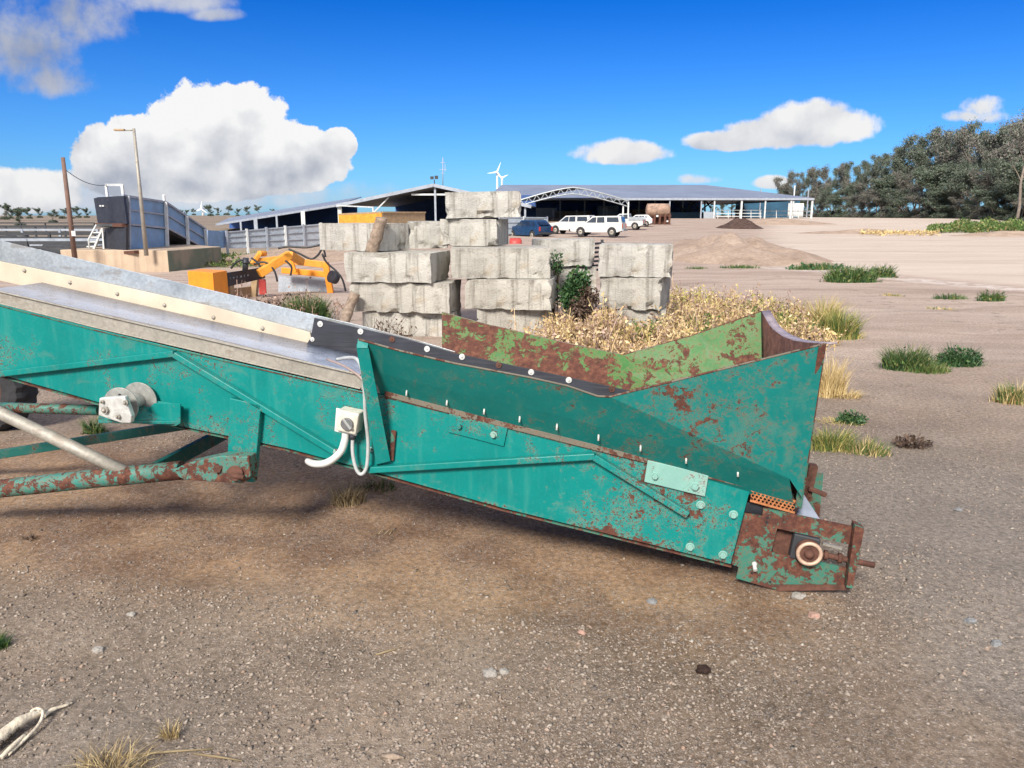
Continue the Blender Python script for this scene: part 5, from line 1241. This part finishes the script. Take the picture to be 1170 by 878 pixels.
tuft(958, 484, 66, 8, 220, [GS, GY_], 'dry litter around the small leafy weed', lean=1.3)
tuft(950, 512, 60, 26, 800, [GG, GG, GY_], 'green grass clump nearest the hopper corner')
tuft(990, 517, 60, 20, 420, [GG, GG, GS], 'thin green grass right of the clump nearest the hopper')
tuft(1042, 508, 46, 12, 260, ['weed_brown'], 'low dead brown weed on the gravel right of the hopper', lean=1.2, extra_leaves=150)
tuft(1132, 344, 32, 14, 260, [GG, GD], 'small green clump before the pale road edge at right', extra_leaves=60)
tuft(1085, 341, 44, 8, 200, [GG, GD], 'sparse green weeds left of the small clump at the road edge')
tuft(1020, 338, 30, 4, 110, [GG, GS], 'faint flat weeds in the middle of the dirt yard')
tuft(1075, 352, 40, 4, 120, [GG, GS], 'faint thin weeds nearer than the road edge clump')
tuft(398, 575, 44, 30, 260, ['straw_dead', 'straw_dead'], 'dry grass tuft on the dark soil under the switch box', lean=.8)
tuft(430, 560, 60, 16, 200, ['straw_dead', GG], 'sparse grass in the shade under the conveyor')
tuft(108, 497, 26, 22, 200, [GD, GG], 'small green weed under the winch behind the drawbar', extra_leaves=60)
tuft(36, 618, 22, 9, 60, ['weed_brown'], 'tiny dead twig weed on the bare soil at left', lean=.8)
tuft(130, 882, 100, 34, 330, ['straw_dead', GS, 'straw_dead'], 'dry straw tuft at the bottom edge of the photo', lean=1.1, wid=.0022)
tuft(195, 843, 24, 26, 140, ['straw_dead', GS], 'small wispy dry tuft right of the bleached bone', lean=.5, wid=.0016)
tuft(-6, 745, 34, 22, 200, [GG, GD], 'green weed cut by the left edge of the photo')
tuft(320, 600, 30, 5, 60, ['straw_dead'], 'few dry stems on the soil below the leg bracket', lean=1.2)
tuft(440, 612, 36, 9, 26, ['straw_dead'], 'loose dead stalks on the ground under the conveyor', lean=1.4)
tuft(352, 372, 60, 36, 1200, [GG, GD], 'lush green grass between the loader attachment and the left block stack', lean=.4)
# thin straw lying about
def gline(px, py, l_, a, r_=.003):
    p = gnd(px, py); p.z = float(gz([p.x], [p.y])[0]) + r_
    return [p, p + Vector((math.cos(a), math.sin(a), .02)) * l_ * .5, p + Vector((math.cos(a), math.sin(a), 0)) * l_]
m_ = MB()
for px, py, l_, a in ((142, 866, .26, .12), (430, 748, .1, .5), (222, 864, .16, -.2)): m_.tube(gline(px, py, l_, a), [.003, .004, .002], 6)
tag(m_.build('dry_stalks', M['straw_dead'], None, gnd(142, 866)), 'pale dry stalks lying on the gravel near the bottom tuft', 'stalks', kind='stuff')
# the bed of dry weeds between the blocks and the hopper, and other weed beds: one mass each
def weedbed(name, spots, mats, n_st, leaf, hrange, seed, lean=.5):
    r_ = np.random.default_rng(seed); parts = []
    for (px, py, wx, wy, wt) in spots:
        c_ = gnd(px, py); s_ = (c_ - CAM).dot(FWD) / F
        n = int(n_st * wt)
        x = c_.x + r_.normal(0, wx * s_ / 2.2, n); y = c_.y + r_.normal(0, wy, n); z0 = terrain(x, y)
        patch = np.array([.62 + .75 * max(-.5, mnoise.noise(Vector((a_ * 2.2, b_ * 2.2, seed)))) for a_, b_ in zip(x, y)]); h = r_.uniform(*hrange, n) * patch * np.where(r_.random(n) < .10, 1.25, 1.0); a = r_.uniform(0, 6.28, n); ln = r_.uniform(0, lean, n)
        m_i = r_.choice(len(mats), n, p=None)
        for mi in range(len(mats)):
            k = m_i == mi
            if not k.any(): continue
            xs, ys, zs, hs, as_, ls = x[k], y[k], z0[k], h[k], a[k], ln[k]; nn = len(xs)
            t = np.array([0, .5, 1.0])
            P = np.stack([xs[:, None] + np.cos(as_)[:, None] * (ls * hs)[:, None] * t ** 2, ys[:, None] + np.sin(as_)[:, None] * (ls * hs)[:, None] * t ** 2, zs[:, None] + hs[:, None] * t], -1)
            sa = r_.uniform(0, 6.28, nn); sv = np.stack([np.cos(sa), np.sin(sa), 0 * sa], -1) * .0036
            Va = np.stack([P - sv[:, None], P + sv[:, None]], 2).reshape(-1, 3)
            f = np.array([(0, 1, 3, 2), (2, 3, 5, 4)]); parts.append((Va, (f[None] + 6 * np.arange(nn)[:, None, None]).reshape(-1, 4), mi))
            m_l = max(4, int(leaf * .62)); tt = r_.uniform(.2, 1.02, (nn, m_l))
            LP = np.stack([xs[:, None] + np.cos(as_)[:, None] * (ls * hs)[:, None] * tt ** 2, ys[:, None] + np.sin(as_)[:, None] * (ls * hs)[:, None] * tt ** 2, zs[:, None] + hs[:, None] * tt], -1).reshape(-1, 3)
            LP += r_.normal(0, .018, LP.shape); V_, f = leaves(LP, .052, r_, 2.1, .6); parts.append((V_, f, mi))
    V_, f, mi = cat_mesh(parts)
    return tag(np_mesh(name, V_, f, [M[k] for k in mats], midx=mi), kind='stuff')
weedbed('dry_weeds', [(648, 398, 46, .35, 1.0), (700, 398, 70, .4, 1.3), (760, 392, 70, .5, 1.3), (812, 378, 70, .6, 1.2), (850, 376, 60, .5, 1.0), (905, 392, 46, .3, .5), (640, 386, 20, .15, .35), (695, 386, 18, .15, .35)], ['weed_dry', 'weed_dry', 'weed_pink', 'grass_straw'], 430, 16, (.10, .50), 3)
weedbed('dry_weeds', [(790, 352, 70, .7, 1.0), (830, 352, 70, .6, .7), (870, 366, 50, .6, .5)], ['weed_dry', 'grass_yellow', 'weed_pink'], 270, 14, (.15, .45), 5)
weedbed('green_weeds', [(742, 395, 22, .2, .5), (800, 388, 30, .3, .5), (700, 396, 16, .15, .3), (870, 372, 26, .3, .4), (895, 384, 40, .3, .6)], ['grass_yellow', 'grass_green'], 260, 12, (.18, .42), 6)
weedbed('reddish_weeds', [(318, 375, 60, .45, 1.0), (350, 366, 40, .4, .6), (300, 370, 30, .3, .5)], ['weed_pink', 'weed_pink', 'weed_brown'], 190, 16, (.25, .62), 7, .4)
weedbed('dead_brambles', [(448, 398, 26, .15, .30), (545, 388, 20, .12, .35), (440, 392, 10, .1, .1)], ['weed_brown'], 130, 6, (.18, .45), 8, .9)
r_ = np.random.default_rng(77); parts = []
for k in range(95):
    px, py = r_.uniform(628, 915), r_.uniform(356, 398)
    if px < 690 and py < 376: py = 392
    c_ = gnd(px, py); V_, f = blades(c_.x, c_.y, r_.uniform(.05, .16), r_.uniform(.16, .42), int(r_.uniform(25, 60)), .004, .7, seed=500 + k); parts.append((V_, f, int(r_.choice([0, 0, 0, 1, 2]))))
V_, f, mi = cat_mesh(parts); tag(np_mesh('dry_grass', V_, f, [M['grass_straw'], M['grass_yellow'], M['grass_green']], midx=mi), kind='stuff')
def bush(name, px, py, Y, rx, rz_, n, mat, label, size=.06, seed=1, cat='shrub'):
    r_ = np.random.default_rng(seed); c_ = at(px, py, Y)
    cl_ = r_.normal(0, 1, (26, 3)); cl_ /= np.linalg.norm(cl_, axis=1)[:, None]; cl_ *= r_.random((26, 1)) ** .4
    k = r_.integers(0, 26, n); P = cl_[k] * .8 + r_.normal(0, .2, (n, 3))
    P = P * np.array([rx, rx * .7, rz_]) + np.array(c_)
    V_, f = leaves(P, size, r_, 2.0, .2)
    b = gnd(px, 372); b.x = c_.x; b.y = c_.y; b.z = 0
    t_ = thing(name, label, cat, b)
    np_mesh('foliage', V_, f, M[mat], t_)
    m_ = MB()
    for q in range(7): e = cl_[q] * np.array([rx, rx * .6, rz_]) * .8 + np.array(c_); m_.tube([b + Vector((random.gauss(0, .04), 0, -.05)), Vector(e).lerp(b, .4) + Vector((0, 0, .05)), Vector(e)], [.014, .01, .004], 5)
    m_.build('stem', M['weed_brown'], t_)
bush('shrub', 657, 336, 10.7, .19, .33, 2600, 'grass_dark', 'dark green shrub growing between the centre and right block piles', .075, 11)
bush('shrub', 668, 350, 10.5, .22, .26, 1500, 'weed_brown', 'dead brown shrub in front of the green shrub, beside the right hand pile', .05, 12)
bush('weed_clump', 634, 302, 11.4, .11, .22, 260, 'grass_dark', 'thin dark weed with pale stems beside the long mottled block', .05, 13)

# ------------------------------------------------------------------ trees
def tree_variant(seed, H, crown_lo, spread, nleaf, leafmats, bark, lean=.0, leaf=.34, sparse=1.0, skirt=0.0):
    """returns (trunk MB mesh, crown mesh) data built at the origin; a gum: forked trunk, rising limbs, ragged clumps at the twig ends"""
    r_ = np.random.default_rng(seed); rd_ = random.Random(seed)
    mb = MB(); tips = []
    def limb(p, d_, L_, r0, lev):
        n = 4; pts = [p]; q = Vector(p); dv = Vector(d_)
        for i in range(n):
            dv = (dv + Vector((rd_.gauss(0, .16), rd_.gauss(0, .16), .10 if lev else .03))).normalized(); q = q + dv * L_ / n; pts.append(q.copy())
            if lev >= 2 or i >= 2: tips.append((q.copy(), lev))
        mb.tube(pts, [r0 * (1 - .17 * i) for i in range(n + 1)], 7 if lev == 0 else 5, False)
        if lev < 3:
            nb = [rd_.randint(5, 8), rd_.randint(3, 4), rd_.randint(2, 3)][lev]
            for b in range(nb):
                t = rd_.uniform(crown_lo if lev == 0 else .35, 1.0); k = min(int(t * n), n - 1); s0 = pts[k].lerp(pts[k + 1], t * n - k)
                a = rd_.uniform(0, 6.28); o_ = Vector((math.cos(a), math.sin(a), rd_.uniform(.25, 1.0))).normalized()
                nd = (dv * .45 + o_ * .8).normalized()
                limb(s0, nd, L_ * rd_.uniform(.30, .48) * (spread if lev == 0 else 1.05), r0 * (1 - .17 * k) * .5, lev + 1)
    limb(Vector((0, 0, -.3)), Vector((lean, 0, 1)).normalized(), H * .86, H * .016, 0)
    T_ = np.array([t[0] for t in tips]); lv = np.array([t[1] for t in tips])
    keep = r_.random(len(T_)) < sparse; T_ = T_[keep]
    T_ = T_[T_[:, 2] > H * crown_lo * .75]
    k = r_.integers(0, len(T_), nleaf); cs = r_.uniform(.22, .80, len(T_))[k][:, None]
    P = T_[k] + r_.normal(0, 1, (nleaf, 3)) * cs * np.array([.8, .8, .55]) * H / 14
    if skirt:
        ns = int(nleaf * skirt); a = r_.uniform(0, 6.28, ns); q = r_.uniform(.3, 1, ns) ** .6 * H * .2; cl = .7 + .5 * np.sin(a * 3 + seed)
        P[:ns] = np.stack([q * cl * np.cos(a), q * cl * np.sin(a), r_.random(ns) ** .9 * H * .36 * (1.15 - q / (H * .25)).clip(.2, 1)], -1)
    V_, f = leaves(P, leaf, r_, 2.3, .9)
    return mb, V_, f, r_.choice(len(leafmats), nleaf)
def make_tree(seed, H, crown_lo, spread, nleaf, leafmats, bark, label, name='gum_tree', **kw):
    mb, V_, f, mi = tree_variant(seed, H, crown_lo, spread, nleaf, leafmats, bark, **kw)
    t_ = thing(name, label, 'tree', (0, 0, 0))
    mb.build('trunk', M[bark], t_)
    np_mesh('crown', V_, f, [M[k] for k in leafmats], t_, midx=mi)
    return t_, H
gl_ = ['gum_leaf', 'gum_leaf_dark']
protos = [make_tree(101, 14, .16, 1.0, 10500, ['gum_leaf', 'gum_leaf_dark', 'gum_leaf'], 'bark', 'a'),
          make_tree(102, 14, .20, .95, 9000, ['gum_leaf_brown', 'gum_leaf'], 'bark', 'b'),
          make_tree(103, 14, .10, 1.1, 14000, ['gum_leaf_dark', 'gum_leaf_dark', 'gum_leaf'], 'bark', 'c', leaf=.42, skirt=.25),
          make_tree(104, 14, .45, .9, 5200, ['gum_leaf', 'gum_leaf_brown'], 'bark', 'd', sparse=.6),
          make_tree(105, 14, .12, 1.0, 13000, ['gum_leaf_brown', 'gum_leaf_brown', 'gum_leaf_dark'], 'bark', 'e', skirt=.35),
          make_tree(106, 14, .05, 1.3, 15000, ['gum_leaf_dark', 'gum_leaf'], 'bark', 'f', skirt=.45)]
LAB = ['grey green gum tree in the dense tree line beside the dirt road', 'brownish thin crowned gum in the tree line beside the road', 'dark dense gum tree in the tree line beside the road', 'open crowned gum with sky showing through, standing above the tree line', 'dull brown leaved tree low in the roadside tree line', 'broad dark tree at the foot of the roadside tree line']
used = set()
def put_tree(k, x, y, h, rz_, label=None, group='gum trees in the roadside tree line', fat=1.0, z=None):
    pr, H = protos[k]
    t_ = pr if k not in used else copy_tree(pr)
    used.add(k); s = h / H * (.86 if group.startswith('gum trees') else 1.0)
    t_.location = (x, y, tz(x, y) if z is None else z); t_.rotation_euler = (0, 0, rz_); t_.scale = (s * fat, s * fat, s)
    t_['label'] = label or LAB[k]; t_['group'] = group
    return t_
skyx = [865, 885, 897, 912, 932, 954, 979, 999, 1019, 1031, 1058, 1068, 1083, 1098, 1118, 1130, 1148, 1165, 1215, 1260, 1320]
skyy = [222, 208, 194, 190, 192, 188, 184, 181, 168, 162, 150, 145, 150, 141, 137, 149, 142, 133, 124, 122, 122]
rt = random.Random(5)
for i, px in enumerate(np.arange(892, 1300, 8.5)):
    f_ = np.interp(px, [893, 1300], [0, 1]); Y = float(np.interp(px, [890, 1000, 1170, 1300], [225, 165, 112, 92]))
    ytop = float(np.interp(px, skyx, skyy)) + rt.uniform(-4, 4); zt_ = zat(ytop, Y); x_ = xat(px, Y, 5)
    h = max(4, zt_ - tz(x_, Y)); put_tree(rt.choice([0, 1, 0, 0, 3, 1]), x_, Y, h * rt.uniform(.94, 1.05), rt.uniform(0, 6.28), fat=rt.uniform(.75, 1.05))
for i, px in enumerate(np.arange(888, 1300, 10.0)):
    Y = float(np.interp(px, [893, 1000, 1170, 1300], [220, 150, 103, 84])) + rt.uniform(-3, 3)
    ytop = float(np.interp(px, skyx, skyy)) * .62 + 250 * .38 + rt.uniform(-8, 10); x_ = xat(px, Y, 4)
    h = max(3, zat(ytop, Y) - tz(x_, Y)); put_tree(rt.choice([2, 5, 4, 2, 1, 5]), x_, Y, h, rt.uniform(0, 6.28), fat=rt.uniform(1.1, 1.5))
for i, px in enumerate(np.arange(895, 1300, 13.0)):
    Y = float(np.interp(px, [893, 1000, 1170, 1300], [216, 146, 99, 81])) + rt.uniform(-2, 2); x_ = xat(px, Y, 4)
    put_tree(rt.choice([5, 2, 4]), x_, Y, max(2.6, (zat(218 + rt.uniform(-6, 12), Y) - tz(x_, Y))), rt.uniform(0, 6.28), fat=rt.uniform(1.9, 2.6))
wt_, H_ = make_tree(140, 15, .5, .8, 2600, ['gum_leaf', 'gum_leaf_brown'], 'bark', 'tall gum with bare branching trunk at the right edge of the photo', sparse=.5)
x_ = xat(1166, 78, 4); wt_.location = (x_, 78, tz(x_, 78)); wt_.scale = (.72, .72, (zat(130, 78) - tz(x_, 78)) / 15)
# trees on the left skyline and behind the sheds
for k, (px, yb, hp, Y, kk) in enumerate([(6, 251, 13, 260, 2), (22, 250, 9, 300, 0), (22, 258, 14, 150, 2), (34, 250, 9, 280, 2), (45, 249, 8, 280, 0), (60, 255, 12, 170, 5), (71, 250, 10, 250, 3), (82, 250, 7, 250, 0), (90, 249, 9, 260, 0), (99, 249, 8, 280, 2), (12, 250, 8, 300, 0), (213, 247, 5, 300, 0), (222, 246, 6, 300, 3), (241, 247, 9, 260, 2), (249, 246, 6, 260, 0), (260, 246, 9, 240, 3), (272, 247, 6, 260, 2), (284, 246, 7, 260, 2), (298, 246, 9, 250, 3), (312, 246, 5, 260, 0), (206, 247, 5, 300, 2)]):
    x_ = xat(px, Y, 1); zb = zat(yb, Y); put_tree(2 if kk in (0, 2) else 5, x_, Y, hp / F * Y * 1.15, k * 1.3, 'small dark tree on the far skyline beyond the cattle pens' if px < 110 else 'small distant tree on the skyline between the loading ramp and left shed', 'trees on the far skyline', 1.7, zb)
for k, (px, hp) in enumerate([(814, 9), (826, 12), (838, 10), (850, 9), (862, 8)]):
    Y = 230 + 6 * k; x_ = xat(px, Y, 2); put_tree(2 if k % 2 else 0, x_, Y, hp / F * Y * 1.2, k * 2.1, 'distant tree seen through the open back of the machinery shed', 'trees behind the machinery shed', 1.3, 0.9)
# green weeds before the tree line, a mass
r_ = np.random.default_rng(31); n = 9000
px = r_.uniform(1062, 1200, n); Y = r_.uniform(66, 80, n); x = (px - CX) / F * Y * .978; z0 = terrain(x, Y)
P = np.stack([x, Y, z0 + r_.random(n) ** .8 * np.clip(.62 * np.interp(px, [1062, 1100, 1200], [.15, 1, 1]) * (1 - .35 * np.sin(px * .21) - .3 * np.sin(px * .83 + Y)), .06, 1)], -1)
V_, f = leaves(P, .27, r_, 2.2, -.5); tag(np_mesh('green_weeds', V_, f, M['grass_green'], None), kind='stuff')
r_ = np.random.default_rng(32); n = 2500
n = 700; px = r_.uniform(985, 1075, n); Y = r_.uniform(60, 64, n); x = (px - CX) / F * Y * .978
P = np.stack([x, Y, terrain(x, Y) + .05 + r_.random(n) * .22], -1); V_, f = leaves(P, .22, r_, 2.4, -.6); tag(np_mesh('dry_grass', V_, f, M['grass_straw'], None), kind='stuff')
r_ = np.random.default_rng(33); n = 2600
px = r_.uniform(196, 300, n); Y = r_.uniform(29, 36.5, n); x = (px - CX) / F * Y * .978
P = np.stack([x, Y, terrain(x, Y) + r_.random(n) * .14], -1); V_, f = leaves(P, .16, r_, 2.6, -.6); tag(np_mesh('grass_verge', V_, f, M['grass_green'], None), kind='stuff')
# cattle pens on the left: post and rail fences row behind row
def rail_fence(xa_, xb_, y_, Y, h, label, nr=3, mat='dark_steel'):
    a, b = at(xa_, y_, Y), at(xb_, y_, Y); z_ = tz(a.x, Y); a.z = b.z = z_
    t_ = thing('rail_fence', label, 'fence', a, 'cattle pen fences')
    for k in range(nr):
        m_ = MB(); zz = Vector((0, 0, h * (k + 1) / nr)); m_.bar(a + zz, b + zz, .06, .11 if k < nr - 1 else .14); m_.build('rail', M[mat], t_)
    m_ = MB(); n_ = max(2, int((b.x - a.x) / 2.6)); i = 0
    for i in range(n_ + 1): m_.bar(a.lerp(b, i / n_) - Vector((0, 0, .2)), a.lerp(b, i / n_) + Vector((0, 0, h + .05)), .14, .14, up=(0, 1, 0))
    tag(m_.build('post', M[mat], t_), kind='stuff')
rail_fence(-60, 124, 291, 34, .75, 'dark cattle pen fence nearest the loading ramp', 4)
rail_fence(-60, 122, 285, 38, .75, 'pale topped cattle pen fence in the second row from the ramp', 3, 'steel')
rail_fence(-60, 116, 277, 46, .85, 'dark cattle pen fence in the third row back', 4)
rail_fence(-60, 112, 270, 56, .9, 'grey cattle pen fence in the fourth row, right of the slim pole', 3, 'steel')
rail_fence(-60, 108, 265, 70, .9, 'dark cattle pen fence in the fifth row', 4)
rail_fence(-60, 108, 259, 95, 1.0, 'farthest cattle pen fence below the brown paddock', 3)
for k, (px, Y) in enumerate(((6, 50), (20, 55), (45, 43), (58, 41), (66, 36), (92, 37), (100, 44), (10, 36))):
    c_ = at(px, 270, Y); c_.z = tz(c_.x, Y); m_ = MB()
    m_.tube([c_ + Vector((-.7, 0, .30)), c_ + Vector((-.62, 0, .34)), c_ + Vector((.62, 0, .34)), c_ + Vector((.7, 0, .30))], [.2, .32, .32, .2], 14)
    for q in (-.5, .5): m_.box(c_ + Vector((q, 0, .05)), (.1, .6, .2))
    tag(m_.build('feed_trough', M['dark_steel'], None, c_), 'dark feed trough among the cattle pen fences', 'trough', 'feed troughs in the cattle pens')
# bleached bone and rag at the lower left corner
def gp(px, py, dz_=0): p = gnd(px, py); p.z = float(gz([p.x], [p.y])[0]) + dz_; return p
bo = thing('animal_bone', 'bleached broken jaw bone lying on the gravel at the lower left corner', 'bone', gp(30, 845))
m_ = MB(); m_.tube(smooth_pts([gp(-14, 868, .02), gp(8, 850, .03), gp(28, 838, .035), gp(44, 829, .03), gp(52, 824, .022)], 4), [.012, .015, .017, .018, .019, .018, .017, .019, .017, .014, .013, .012, .010, .011, .009, .008, .007], 10); m_.build('jaw', M['bone'], bo)
m_ = MB(); m_.tube(smooth_pts([gp(40, 826, .02), gp(38, 826, .03), gp(45, 823, .03), gp(51, 828, .03), gp(46, 838, .02), gp(30, 852, .012), gp(10, 868, .01)], 4), .0050, 8); m_.tube(smooth_pts([gp(4, 850, .015), gp(14, 840, .03), gp(28, 836, .015)], 4), .006, 8); m_.tube(smooth_pts([gp(2, 872, .012), gp(16, 862, .022), gp(30, 848, .012)], 4), .007, 8); m_.build('jaw_edge', M['bone'], bo)
m_ = MB(); m_.tube(smooth_pts([gp(51, 826, .012), gp(58, 821, .014), gp(66, 817, .012), gp(78, 812, .008), gp(84, 808, .005)], 4), [.007] * 8 + [.005] * 5 + [.002] * 4, 7); m_.build('splinter', M['bone'], bo)
m_ = MB()
for k in range(4): m_.dome(gp(4 + 9 * k, 859 - 7 * k, .026), (.2, -.5, 1), .006, .006, 8)
m_.build('tooth', plain('dark_tooth_socket', (.05, .04, .03), .8), bo)
m_ = MB(); m_.tube(gline(436, 863, .07, -.15, .006), [.004, .011, .003], 8)
tag(m_.build('wood_chip', M['wood'], None, gp(440, 862)), 'thin grey wood chip lying on the gravel at the bottom', 'wood chip')
def rock(px, py, s_, mat, label, name='stone', cat='stone', flat=.6, seed=0):
    bm = bmesh.new(); bmesh.ops.create_icosphere(bm, subdivisions=3, radius=1)
    for v in bm.verts:
        n_ = mnoise.fractal(v.co * 1.3 + Vector((seed, 0, 0)), 1, 2, 3); v.co = v.co * (1 + .35 * n_); v.co = Vector((v.co.x * s_, v.co.y * s_ * .8, v.co.z * s_ * flat))
    me = bpy.data.meshes.new(name); bm.to_mesh(me); bm.free(); me.materials.append(mat); o = bpy.data.objects.new(name, me); link(o); o.location = gp(px, py, s_ * flat * .35); tag(o, label, cat)
rs = plain('pale_stone', (.29, .265, .235), .9, 0, .25, 30, .2, .004); rp_ = plain('pink_brick_chip', (.36, .22, .17), .9, 0, .25, 40); rg_ = plain('grey_stone', (.20, .20, .20), .9, 0, .3, 30, .2, .004)
for k, (px, py, s_, m__, lab) in enumerate([(665, 723, .016, rp_, 'small pinkish brick chip on the gravel, lower middle'), (560, 770, .026, rs, 'pale flat stone in the stony patch, lower middle'), (576, 768, .018, rs, 'small pale stone beside the flat one'), (930, 655 + 50, .024, rp_, 'pinkish stone just below the tail plate'), (745, 688, .022, rg_, 'grey stone in the middle of the orange-brown strip'), (1108, 716, .022, rg_, 'grey stone at lower right of the yard'), (1138, 740, .02, rg_, 'dark stone near the right edge'), (150, 703, .018, rs, 'pale chip on the left gravel'), (112, 745, .02, rs, 'pale chip lower on the left gravel'), (912, 683, .03, rs, 'pale broken stone under the tail foot'), (1095, 580, .022, rg_, 'grey stone beside the dark litter right of the tail')]):
    rock(px, py, s_, m__, lab, seed=k * 3.1)
rock(803, 770, .026, M['dirt_clod'], 'dark soil clod on the gravel at lower right', 'soil_clod', 'clod', .7, 44)

# ------------------------------------------------------------------ camera
cd = bpy.data.cameras.new('camera'); cam = bpy.data.objects.new('camera', cd); COL.objects.link(cam)
cam.location = CAM; cam.rotation_euler = (math.pi / 2 - PITCH, 0, 0)
cd.sensor_width = 36; cd.lens = 36 * F / 1170; cd.clip_start = .05; cd.clip_end = 9000
scene.camera = cam
scene.view_settings.view_transform = 'Standard'; scene.view_settings.look = 'None'
scene.view_settings.exposure = EXPO; scene.view_settings.gamma = 1; scene.view_settings.use_curve_mapping = False
scene.cycles.use_denoising = True; scene.cycles.use_adaptive_sampling = True; scene.cycles.adaptive_threshold = .02; scene.cycles.max_bounces = 6; scene.cycles.diffuse_bounces = 3; scene.cycles.glossy_bounces = 2; scene.cycles.transmission_bounces = 2
scene.cycles.caustics_reflective = False; scene.cycles.caustics_refractive = False
